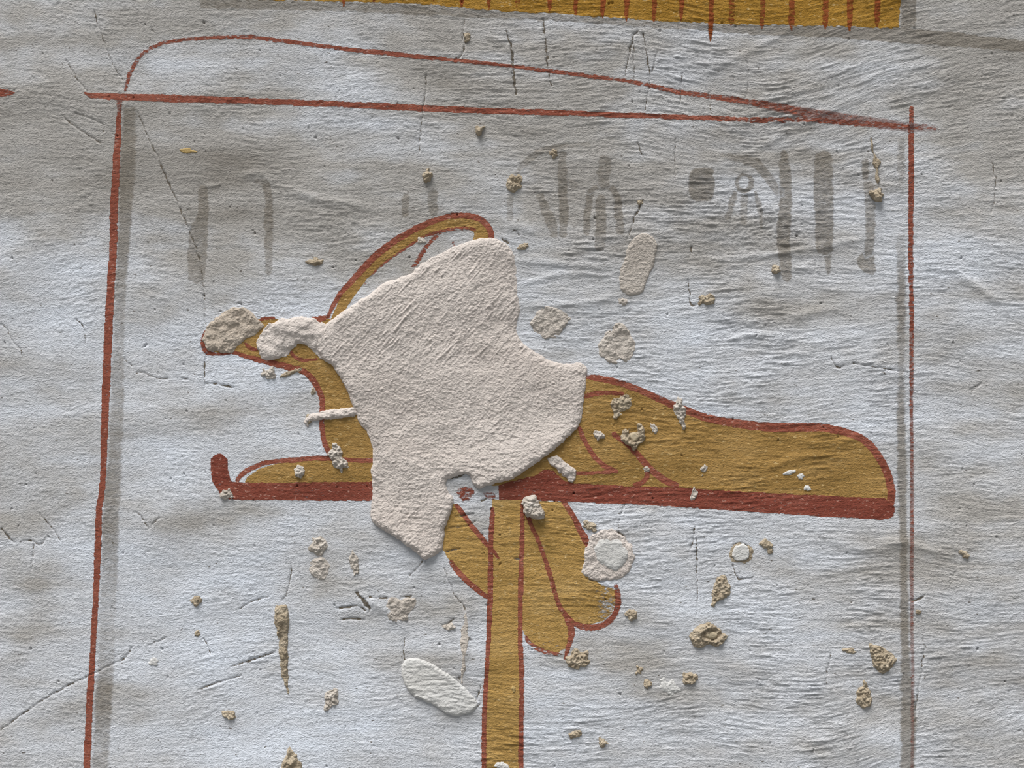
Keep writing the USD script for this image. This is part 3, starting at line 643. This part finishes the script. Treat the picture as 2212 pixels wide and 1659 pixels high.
M["ochre_lump"] = surface("ochre_coated_lump", [(0.0, lin(168, 140, 88)), (1.0, lin(196, 170, 118))], tone=1.0, tone_scale=90, bump=0.6, stretch=1.0)
rng = np.random.default_rng(5)
for k, (cx, cy, rx, ry, rot, ht, kind, label) in enumerate(LUMPS):
    n = 14
    ang = np.arange(n) * 2 * np.pi / n
    r = 1 + 0.16 * rng.standard_normal(n) * (0.35 if kind == "r" else 1)
    u, v = rx * r * np.cos(ang), ry * r * np.sin(ang)
    c, s = math.cos(math.radians(rot)), math.sin(math.radians(rot))
    ring_ = [(cx + a * c - b * s, cy + a * s + b * c) for a, b in zip(u, v)]
    ht = ht * (0.85 if (cx, cy) in ((1150, 1095), (1035, 280), (1893, 421), (1366, 945), (1531, 1374), (923, 381), (1677, 583)) else 0.58)
    ring_ = OUTLINES.get((cx, cy), ring_)
    small = min(rx, ry)
    sx, sy, sa, sb = STONES.get((cx, cy), (cx, cy, rx * 0.36, ry * 0.36))
    p, o = thing("mortar_lump", label, "mortar lump", cx, cy, "lumps and crumbs of mortar stuck on the wall")
    amp = min(1.2, 0.09 * small) * (0.25 if kind in "rwo" else 1.0)

    def grain(x, y, k=k, amp=amp):
        q = at(ISO2, x + 71 * k, y + 13 * k)
        return amp * (0.5 * q + 0.9 * at(ISO4, x + 31 * k, y) + 0.6 * at(ISO1, x, y) + 1.3 * np.abs(at(ISO2, x, y + 57 * k)) - 0.6)

    form = None
    if kind == "c":
        def form(x, y, z, phi, sx=sx, sy=sy, sa=sa, sb=sb, ht=ht):
            return z - 0.8 * ht * smooth(1.75, 1.1, np.hypot((x - sx) / sa, (y - sy + 0.25 * sb) / sb))
    elif kind in "tg" and small > 7:
        def form(x, y, z, phi, cx=cx, cy=cy, rx=rx, ry=ry, ht=ht):      # heavier at its foot, as the mortar sagged
            return z + ht * 0.35 * bell(x, y, cx, cy + 0.45 * ry, rx * 0.6, ry * 0.35) * smooth(0, 4, phi)
    step = 0.9 if small < 16 else 1.1
    raised(p + ("/rim" if kind in "cr" else "/mortar"), Area(ring_, True), M["tan" if kind == "r" else MATS[kind]], ht, max(3.0, small * (0.5 if kind == "r" else 0.75)), grain, step, o, 20 + k, edge=1.2, rag=min(2.2, 0.12 * small + 0.5), form=form)
    if kind == "c":
        e = [(sx + sa * math.cos(a), sy + sb * math.sin(a)) for a in ang]
        tag(raised(p + "/stone", Area(e, True), M["stone"], ht * 0.62, 6, lambda x, y: 0.2 * at(ISO2, x, y), 0.9, o, 200 + k, edge=0.5, rag=0.8), "smooth buff stone set in the mortar")
    if kind == "r":
        e = [(cx - 2 + 0.8 * rx * math.cos(a), cy - 2 + 0.8 * ry * math.sin(a)) for a in ang]
        tag(raised(p + "/centre", Area(e, True), M["patch_white"], ht + 2.5, 4, lambda x, y: 0.25 * at(ISO2, x, y), 1.0, o, 200 + k, edge=0.5, rag=1.6), "flat white face")

# ------------------------------------------------------------------ paint
LOST = Area(BIG, True)       # under the large repair the old paint is gone
# the ochre band with red stripes at the top
p, o = thing("painted_band", "ochre yellow painted band with short red stripes along the top edge", "painted band", 1210, 20)
def band_low(x):
    return np.interp(x, [440, 470, 560, 740, 940, 1007, 1075, 1208, 1342, 1409, 1480, 1572, 1672, 1773, 1907, 1942], [-3, 1, 3, 6, 12, 19, 25, 32, 43, 47, 50, 55, 58, 60, 64, 63])
bxs = np.arange(440, 1941, 20)
skin(p + "/field", Area([(440, -400), *[(x, band_low(x)) for x in bxs], (1941, 63), (1944, 20), (1948, -400)]), M["ochre_deep"], 2, soft=5, rag=1.4, origin=o, fade=lambda x, y: 0.75 + 0.25 * smooth(470, 760, x))
for x0, y1, w_, c_ in ((687, 4, 8, .9), (743, 20, 7, .9), (808, 13, 8, .8), (874, 4, 7, .7), (937, 7, 12, .9), (997, 18, 11, .9), (1056, 24, 12, .75), (1118, 25, 12, .6), (1187, 28, 11, .95), (1243, 35, 11, .95), (1302, 43, 12, .95), (1353, 49, 12, .95), (1412, 52, 11, .95), (1471, 48, 11, 1),
                       (1534, 93, 11, 1), (1579, 62, 14, .62), (1645, 67, 14, .72), (1708, 70, 14, .8), (1781, 68, 14, .8), (1833, 71, 15, .85), (1893, 63, 14, .8)):
    skin(p + "/stripe", Stroke([(x0 + 1.5, -300, w_, c_), (x0 + 1, y1 - 45, w_, c_), (x0, y1 - 16, w_ * 0.9, c_), (x0, y1 - 4, w_ * 0.35, c_)]), M["stripe"], 3, soft=2.2, rag=0.9, origin=o)
# grey wash bands
p, o = thing("grey_wash_band", "faint grey wash line under the ochre band, running on to the right edge", "painted band", 1600, 75)
low = [(430, 24), (740, 28), (907, 37), (1108, 43), (1300, 56), (1472, 69), (1622, 79), (1806, 87), (1974, 99), (2090, 107), (2230, 116), (2600, 150)]
skin(p + "/horizontal_wash", Area([(430, -4), (560, -4), (740, 1), (940, 6), (1075, 18), (1208, 26), (1342, 37), (1480, 44), (1672, 52), (1907, 58), (1980, 60), (2074, 69), (2230, 88), (2600, 118), *low[::-1]]), M["wash"], 1, soft=6, rag=2.0, origin=o, fade=lambda x, y: 0.72 + 0.28 * smooth(1450, 1900, x))
skin(p + "/vertical_wash", Area([(1946, -300), (1982, -300), (1979, 62), (1942, 66)]), M["wash"], 1.5, soft=4, rag=1.5, origin=o, fade=lambda x, y: 0.75 + 0 * x)
p, o = thing("grey_wash_band", "tall grey wash band along the inside of the left border line", "painted band", 275, 900)
skin(p + "/wash", Area([(262, 225), (302, 226), (304, 300), (300, 400), (290, 500), (283, 600), (280, 700), (278, 800), (277, 900), (272, 1000), (267, 1104), (262, 1250), (256, 1400), (248, 1530), (240, 1680), (234, 2100), (180, 2100), (188, 1650), (200, 1480), (207, 1300), (216, 1104), (226, 1000), (233, 830), (242, 640), (250, 440), (258, 300)]), M["wash"], 1, soft=13, rag=2.0, origin=o, fade=lambda x, y: 0.66 + 0.08 * at(ISO30, x, y * 0.6) + 0.12 * at(ISO90, x, y))
p, o = thing("grey_wash_band", "tall grey wash band along the inside of the right border line", "painted band", 1950, 900)
skin(p + "/wash", Area([(1928, 288), (1962, 288), (1964, 555), (1964, 900), (1966, 1150), (1972, 1400), (1988, 1540), (1986, 1680), (1986, 2100), (1938, 2100), (1939, 1540), (1938, 1300), (1934, 1150), (1929, 900), (1929, 555)]), M["wash"], 1, soft=14, rag=2.5, origin=o, fade=lambda x, y: 0.78 + 0.1 * at(ISO30, x, y * 0.6) + 0.16 * at(ISO90, x, y + 400) + 0.15 * bell(x, y, 1945, 720, 40, 90))
# red border
p, o = thing("painted_border", "red-brown painted border lines framing the figure on three sides", "painted border", 1106, 230)
tag(skin(p + "/line", Stroke([(187, 203, 5), (200, 208, 12), (235, 210, 15), (270, 211, 15), (340, 213, 16), (450, 216, 15), (560, 219, 14), (740, 226, 13), (900, 233, 14), (980, 236, 13), (1100, 240, 13), (1250, 245, 12), (1472, 253, 11), (1606, 259, 11, .8), (1740, 260, 11, .75), (1840, 266, 14, .72), (1900, 270, 14, .7), (1960, 274, 13, .7), (2000, 275, 12, .45), (2027, 276, 11, .4)]), M["red"], 3, origin=o), "level top line")
tag(skin(p + "/line", Stroke([(261, 217, 14, .5), (260, 240, 10, .55), (259, 256, 10, 1), (257, 290, 14), (252, 380, 17), (248, 440, 17), (245, 550, 17), (240, 640, 17), (235, 740, 18), (231, 830, 18), (227, 930, 16), (225, 1000, 14), (221, 1060, 13), (215, 1104, 14), (211, 1200, 15), (206, 1300, 13), (200, 1400, 13), (195, 1480, 14), (190, 1560, 15), (186, 1659, 15), (180, 1760, 15), (174, 2000, 12)]), M["red"], 3, origin=o), "thick left line")
tag(skin(p + "/line", Stroke([(1968, 234, 9, .8), (1968, 250, 11, .85), (1968, 300, 13, .88), (1967, 400, 13, .92), (1967, 470, 11, .9), (1967, 555, 11, .8), (1968, 700, 11, .68), (1969, 850, 9, .6), (1970, 1050, 8, .46), (1969, 1104, 9, .48), (1970, 1250, 9, .4), (1971, 1350, 8, .36), (1973, 1470, 8, .34), (1972, 1560, 8, .3), (1972, 1680, 7, .3), (1972, 1950, 6, .3)]), M["red"], 3, origin=o), "thin worn right line")
tag(skin(p + "/faded_line", Stroke([(1968, 234, 10, .6), (1968, 400, 13, .6), (1968, 640, 11, .6), (1969, 850, 11, .7), (1970, 1050, 11, .7), (1969, 1150, 12, .7), (1970, 1350, 11, .6), (1973, 1470, 11, .55), (1972, 1680, 10, .5), (1972, 1950, 8, .4)]), M["red_wash"], 2.6, soft=4, rag=0.6, origin=o), "pale worn paint of the right line")
tag(skin(p + "/faded_line", Stroke([(262, 210, 15, .7), (260, 240, 12, .75), (258, 275, 12, .6)]), M["red_wash"], 2.6, soft=4, rag=0.6, origin=o), "pale upper end of the left line")
p, o = thing("painted_curve", "thin curved red-brown line rising above the frame's top line", "painted line", 900, 130)
skin(p + "/line", Stroke([(273, 195, 10, .7), (276, 180, 11, .75), (281, 163, 11, .8), (295, 135, 12, .75), (320, 110, 11, .75), (360, 93, 11, .8), (420, 85, 10, .85), (480, 82, 10, .85), (560, 82, 11, .85), (610, 89, 11, .9), (680, 98, 11, .9), (740, 106, 11, .95), (820, 113, 12, .95), (880, 120, 12), (960, 127, 10), (1040, 135, 10), (1100, 142, 9), (1180, 152, 10, .95), (1260, 163, 10, .9), (1340, 173, 10, .85), (1400, 184, 11, .82),
                               (1470, 199, 13, .78), (1560, 212, 14, .75), (1640, 225, 16, .68), (1700, 236, 20, .62), (1760, 248, 24, .5), (1830, 259, 26, .42), (1940, 270, 22, .38)]), M["red"], 3.4, soft=3, rag=1.0, origin=o)
tag(skin(p + "/faded_line", Stroke([(1480, 200, 14, .4), (1560, 212, 17, .6), (1640, 226, 20, .7), (1700, 238, 24, .75), (1760, 248, 28, .75), (1830, 258, 28, .7), (1940, 272, 28, .6), (2020, 278, 20, .3)]), M["red_wash"], 2.6, soft=6, rag=1.2, origin=o), "pale smeared end of the line")
p, o = thing("painted_stroke", "short red-brown stroke end at the left edge of the picture", "painted line", 5, 202)
skin(p + "/line", Stroke([(-300, 190, 18), (0, 201, 18, .95), (20, 202, 14, .9), (33, 203, 5, .8)]), M["red"], 3, origin=o)

# the ochre figure
p, o = thing("painted_figure", "ochre animal figure outlined in red lying along the red bar, head to the left", "painted figure", 1100, 1000)
tag(skin(p + "/ear", Area([(714, 690), (735, 640), (765, 600), (795, 566), (832, 532), (875, 502), (922, 480), (962, 467), (995, 463), (1029, 467), (1050, 480), (1060, 500), (1062, 530), (1020, 530), (1024, 502), (1010, 494), (990, 492), (960, 497), (920, 511), (868, 541), (820, 577), (790, 606), (768, 637), (745, 672), (725, 700)], False), M["ochre"], 2, origin=o), "long swept-back ear")
skin(p + "/ear_outline", Stroke([(709, 684, 8), (718, 664, 10), (740, 629, 12), (768, 598, 14), (797, 566, 15), (834, 534, 15), (877, 505, 14), (924, 482, 14), (964, 468, 13), (995, 465, 13), (1027, 469, 14), (1046, 480, 14), (1058, 496, 14), (1061, 516, 13)]), M["red"], 3, origin=o)
skin(p + "/ear_line", Stroke([(785, 618, 3, .55), (818, 579, 5, .75), (868, 541, 6, .8), (922, 508, 7, .85), (969, 496, 8, .85), (1002, 492, 9, .75), (1024, 496, 8, .7)]), M["red"], 3, origin=o)
skin(p + "/ear_line", Stroke([(952, 502, 6, .75), (935, 517, 10, .85), (915, 540, 12, .85), (905, 558, 13, .75), (893, 575, 12, .65)]), M["red"], 3, soft=3, origin=o)
skin(p + "/ear_line", Stroke([(978, 522, 6, .6), (981, 532, 8, .55)]), M["red"], 3, soft=2, origin=o)
tag(skin(p + "/head", Area([(446, 752), (470, 700), (560, 690), (600, 688), (712, 688), (770, 790), (815, 920), (815, 990), (735, 994), (712, 985), (700, 940), (699, 870), (690, 842), (668, 815), (622, 796), (560, 778), (500, 764), (470, 764)]), M["ochre"], 2, origin=o), "head, throat and chest")
skin(p + "/head_outline", Stroke([(456, 706, 6, .8), (444, 720, 9, .85), (439, 738, 10, .9), (441, 752, 10, .9), (450, 762, 11, .9), (470, 765, 9, .9), (508, 762, 8), (535, 771, 11), (569, 780, 13), (612, 790, 14), (640, 796, 13), (660, 805, 13), (674, 818, 14), (686, 838, 13), (694, 856, 12), (697, 880, 12), (696, 911, 12), (698, 940, 12), (705, 965, 13), (716, 982, 11)]), M["red"], 3, origin=o)
skin(p + "/brow_line", Stroke([(564, 691, 7), (580, 688, 8), (592, 687, 6)]), M["red"], 3, origin=o)
skin(p + "/brow_line", Stroke([(676, 686, 6), (690, 689, 14), (702, 686, 12), (710, 682, 6)]), M["red"], 3, origin=o)
skin(p + "/mouth_line", Stroke([(531, 742, 7), (540, 751, 9), (554, 756, 8)]), M["red"], 3, origin=o)
skin(p + "/mouth_line", Stroke([(630, 760, 7), (636, 770, 8), (650, 777, 8), (668, 778, 7), (683, 776, 6)]), M["red"], 3, origin=o)
tag(skin(p + "/foreleg", Area([(528, 1046), (535, 1030), (560, 1012), (600, 1000), (700, 990), (812, 994), (812, 1046)]), M["ochre"], 2, origin=o), "foreleg stretched out on the bar")
skin(p + "/foreleg_outline", Stroke([(515, 1036, 9), (523, 1025, 11), (549, 1009, 11), (582, 998, 10), (636, 993, 10), (703, 989, 11), (757, 994, 10), (806, 995, 9)]), M["red"], 3, origin=o)
tag(skin(p + "/body", Area([(1240, 812), (1275, 813), (1334, 826), (1387, 845), (1450, 873), (1500, 893), (1550, 908), (1601, 916), (1651, 922), (1702, 924), (1769, 923), (1812, 930), (1858, 944), (1894, 972), (1917, 1007), (1928, 1040), (1927, 1090), (1668, 1078), (1478, 1064), (1180, 1050), (1060, 1050), (1075, 1032), (1160, 980), (1230, 900)]), M["ochre"], 2, origin=o), "rounded rear body")
skin(p + "/back_outline", Stroke([(1262, 813, 10, .8), (1285, 816, 14), (1334, 826, 14), (1387, 845, 14), (1450, 873, 16), (1500, 893, 16), (1550, 908, 18), (1601, 916, 19), (1651, 922, 20), (1702, 924, 20), (1769, 923, 18), (1812, 930, 17), (1855, 944, 16), (1888, 972, 17), (1910, 1007, 17), (1922, 1040, 17), (1924, 1085, 17)]), M["red"], 3, origin=o)
skin(p + "/fold_line", Stroke([(1266, 856, 12, .8), (1290, 850, 10), (1345, 851, 9)]), M["red"], 3, origin=o)
skin(p + "/fold_line", Stroke([(1252, 925, 10), (1258, 943, 10), (1267, 961, 10), (1287, 991, 11), (1307, 1008, 11), (1332, 1018, 9), (1300, 1021, 8), (1247, 1022, 8)], straight=True), M["red"], 3, origin=o)
skin(p + "/fold_line", Stroke([(1327, 938, 12), (1345, 952, 11), (1360, 962, 12), (1377, 982, 13), (1397, 1005, 15), (1427, 1031, 15), (1461, 1050, 14)]), M["red"], 3, origin=o)
skin(p + "/fold_line", Stroke([(1399, 1018, 11), (1395, 1036, 11), (1383, 1045, 10), (1372, 1048, 10)]), M["red"], 3, origin=o)

# the bar
p, o = thing("painted_bar", "thick dark red horizontal bar under the ochre figure, hooked at its left end", "painted bar", 1200, 1065)
tag(skin(p + "/hooked_end", Stroke([(475, 998, 37), (475, 1012, 37), (478, 1030, 38), (486, 1048, 34), (502, 1059, 38), (530, 1061, 38), (600, 1061, 38), (700, 1061, 40), (812, 1060, 41)]), M["red_bar"], 4, soft=1.5, rag=0.8, origin=o), "left piece, its end curling up")
tag(skin(p + "/bar_piece", Area([(1076, 1048), (1085, 1044), (1125, 1034), (1162, 1024), (1176, 1013), (1196, 1017), (1215, 1036), (1240, 1043), (1300, 1046), (1367, 1050), (1478, 1053), (1535, 1058), (1668, 1065), (1780, 1070), (1912, 1076), (1933, 1094), (1932, 1114), (1920, 1122), (1903, 1123), (1769, 1116), (1668, 1109), (1535, 1101), (1434, 1094), (1360, 1090), (1233, 1085), (1200, 1083), (1078, 1079)]), M["red_bar"], 4, soft=1.5, rag=1.0, origin=o), "long right piece")
tag(skin(p + "/bar_fragment", Area([(988, 1056), (1000, 1048), (1020, 1052), (1027, 1066), (1018, 1078), (992, 1077)], True), M["red_bar"], 4, soft=4, rag=2.0, origin=o, fade=lambda x, y: 0.72 + 0 * x), "worn scrap at the patch")
tag(skin(p + "/bar_fragment", Area([(1044, 1064), (1060, 1060), (1072, 1066), (1070, 1078), (1050, 1077)], True), M["red_bar"], 4, soft=4, rag=2.0, origin=o, fade=lambda x, y: 0.55 + 0 * x), "faint scrap beside the post")

# the post
p, o = thing("painted_post", "tall ochre post with two red edge lines standing under the red bar", "painted post", 1090, 1360)
skin(p + "/shaft", Area([(1063, 1078), (1133, 1078), (1128, 1151), (1125, 1218), (1124, 1301), (1124, 1405), (1127, 1472), (1126, 1572), (1125, 1680), (1124, 2000), (1044, 2000), (1045, 1680), (1046, 1555), (1050, 1472), (1054, 1405), (1057, 1338), (1060, 1234), (1061, 1151)]), M["ochre_thin"], 2.4, origin=o)
skin(p + "/edge_line", Stroke([(1064, 1098, 8, .9), (1063, 1120, 11), (1061, 1151, 11), (1060, 1234, 12), (1058, 1301, 12), (1056, 1368, 11), (1054, 1405, 10), (1050, 1472, 10), (1046, 1555, 11), (1045, 1680, 11), (1044, 2000, 11)]), M["red"], 3.2, origin=o)
skin(p + "/edge_line", Stroke([(1130, 1085, 11), (1128, 1151, 11), (1126, 1218, 11), (1124, 1301, 11), (1124, 1385, 11), (1125, 1405, 11), (1127, 1472, 11), (1126, 1572, 11), (1125, 1680, 12), (1124, 2000, 12)]), M["red"], 3.2, origin=o)
# what hangs on either side of the post
p, o = thing("painted_drapery", "narrow ochre fold with red edges hanging left of the post", "painted drapery", 1010, 1190)
skin(p + "/cloth", Area([(980, 1088), (992, 1092), (1012, 1124), (1048, 1170), (1064, 1190), (1062, 1292), (1046, 1280), (1022, 1264), (1000, 1246), (975, 1215), (955, 1185), (955, 1150), (968, 1110)]), M["ochre_thin"], 2, origin=o)
skin(p + "/edge_line", Stroke([(986, 1092, 8), (996, 1104, 11), (1018, 1134, 11), (1048, 1170, 11), (1064, 1188, 9), (1077, 1205, 6)]), M["red"], 3, origin=o)
skin(p + "/edge_line", Stroke([(974, 1213, 10, .8), (985, 1228, 11), (1001, 1246, 12), (1025, 1268, 12), (1052, 1288, 11)]), M["red"], 3, origin=o)
p, o = thing("painted_drapery", "wide ochre leaf-like fold with a red curl hanging right of the post", "painted drapery", 1215, 1250)
skin(p + "/cloth", Area([(1126, 1080), (1222, 1082), (1236, 1108), (1258, 1152), (1272, 1180), (1270, 1240), (1300, 1262), (1332, 1272), (1334, 1300), (1322, 1328), (1300, 1344), (1270, 1352), (1240, 1346), (1232, 1368), (1226, 1400), (1205, 1412), (1175, 1406), (1150, 1393), (1138, 1378), (1126, 1360)]), M["ochre_thin"], 2, soft=3, origin=o, fade=lambda x, y: 1 - 0.6 * bell(x, y, 1312, 1312, 16, 34) - 0.2 * bell(x, y, 1180, 1400, 40, 14))
skin(p + "/edge_line", Stroke([(1217, 1082, 11), (1226, 1096, 12), (1239, 1117, 12), (1252, 1142, 14), (1262, 1160, 16), (1270, 1180, 12)]), M["red"], 3, origin=o)
skin(p + "/curl_line", Stroke([(1330, 1264, 10, .7), (1333, 1275, 14, .9), (1335, 1298, 14), (1328, 1326, 14), (1308, 1347, 14), (1278, 1356, 15), (1246, 1349, 13), (1222, 1330, 12), (1203, 1295, 11), (1190, 1248, 11), (1175, 1201, 11), (1160, 1161, 11), (1146, 1130, 11), (1138, 1112, 9)]), M["red"], 3, soft=2.2, origin=o, fade=lambda x, y: 0.9 + 0 * x)
skin(p + "/curl_line", Stroke([(1220, 1325, 9), (1228, 1343, 15), (1234, 1362, 15), (1230, 1390, 12), (1224, 1408, 10), (1220, 1422, 6)]), M["red"], 3.3, soft=2, origin=o)
skin(p + "/curl_line", Stroke([(1136, 1376, 9, .8), (1152, 1394, 11, .8), (1175, 1406, 11, .75), (1205, 1412, 9, .7), (1218, 1412, 6, .6)]), M["red"], 3, soft=2.5, origin=o)

# what is left of the grey lettering
p, o = thing("painted_inscription", "faded grey painted letters in a row at the upper right of the frame", "lettering", 1500, 450, "remains of grey lettering")
def letter(*strokes, base=None):
    path = numbered((base or p) + "/letter")
    UsdGeom.Xform.Define(stage, path)
    for s in strokes:
        if isinstance(s, Stroke):
            s.c[:, 2] *= 1.22
        skin(path + "/stroke", s, M["wash"], 1, soft=7, rag=2.0, origin=o)
C = 0.8
letter(Stroke([(1110, 378, 14, .5), (1135, 350, 18, .6), (1165, 328, 18, .62), (1200, 318, 18, .6), (1270, 312, 16, .5)]), Stroke([(1102, 424, 18, .55), (1102, 470, 20, .55)]))
letter(Stroke([(1214, 330, 20, .65), (1215, 380, 22, .72), (1218, 450, 22, .74), (1216, 505, 22, .68)]), Stroke([(1166, 424, 20, .66), (1182, 460, 24, .7), (1200, 502, 26, .66)]), Stroke([(1222, 390, 24, .6), (1240, 398, 20, .5)]))
letter(Stroke([(1276, 414, 20, .72), (1270, 450, 20, .74), (1267, 500, 18, .66)]), Stroke([(1274, 412, 16, .7), (1305, 402, 16, .72), (1328, 414, 18, .74), (1336, 455, 22, .74), (1339, 500, 20, .66)]), Stroke([(1298, 430, 24, .68), (1298, 480, 26, .7), (1296, 530, 26, .6)]), Stroke([(1306, 350, 30, .6), (1304, 395, 28, .6)]))
letter(Area([(1490, 366), (1540, 364), (1540, 434), (1494, 434)], True, 0.82))
letter(Area([(1583, 395), (1590, 378), (1607, 371), (1626, 377), (1634, 395), (1628, 412), (1607, 421), (1590, 414)], True, C, holes=[[(1601, 393), (1604, 386), (1610, 387), (1612, 396), (1608, 403), (1603, 401)]]), Stroke([(1588, 418, 16, .74), (1580, 440, 18, .72), (1573, 468, 16, .6)]), Stroke([(1632, 416, 14, .7), (1640, 445, 15, .68), (1644, 490, 14, .6)]), Stroke([(1608, 425, 20, .62), (1607, 480, 18, .55)]))
letter(Stroke([(1560, 336, 14, .5), (1595, 342, 20, .66), (1631, 352, 24, .72), (1657, 380, 22, .72), (1682, 416, 20, .6)]), Stroke([(1693, 334, 18, .75), (1696, 370, 26, .78), (1698, 430, 28, .78), (1692, 500, 30, .76), (1695, 545, 28, .76), (1700, 598, 24, .75)]))
letter(Stroke([(1779, 346, 38, .76), (1778, 420, 40, .74), (1780, 480, 38, .76), (1780, 530, 38, .72)]), Stroke([(1786, 530, 24, .66), (1789, 560, 16, .7), (1790, 590, 14, .7)]))
letter(Stroke([(1868, 350, 18, .75), (1869, 382, 18, .74)]), Stroke([(1874, 400, 22, .66), (1879, 440, 24, .68), (1880, 500, 24, .7), (1876, 545, 22, .7)]), Area([(1866, 536), (1888, 534), (1894, 560), (1893, 592), (1870, 594), (1852, 580), (1850, 556)], True, 0.76))
p, o = thing("painted_inscription", "faint grey letter strokes at the upper left of the frame", "lettering", 510, 490, "remains of grey lettering")
letter(Stroke([(438, 410, 22, .75), (440, 440, 23, .76), (438, 472, 26, .74), (430, 500, 40, .7), (427, 560, 40, .7), (425, 596, 36, .6)]))
letter(Stroke([(552, 392, 14, .55), (576, 402, 20, .68), (581, 440, 20, .72), (580, 490, 22, .72), (581, 540, 20, .66), (582, 588, 18, .55)]))
p, o = thing("painted_inscription", "two short faint grey strokes just above the ochre ear", "lettering", 905, 440, "remains of grey lettering")
letter(Stroke([(876, 424, 17, .66), (875, 462, 18, .66)]))
letter(Stroke([(935, 420, 24, .7), (936, 456, 24, .66)]))
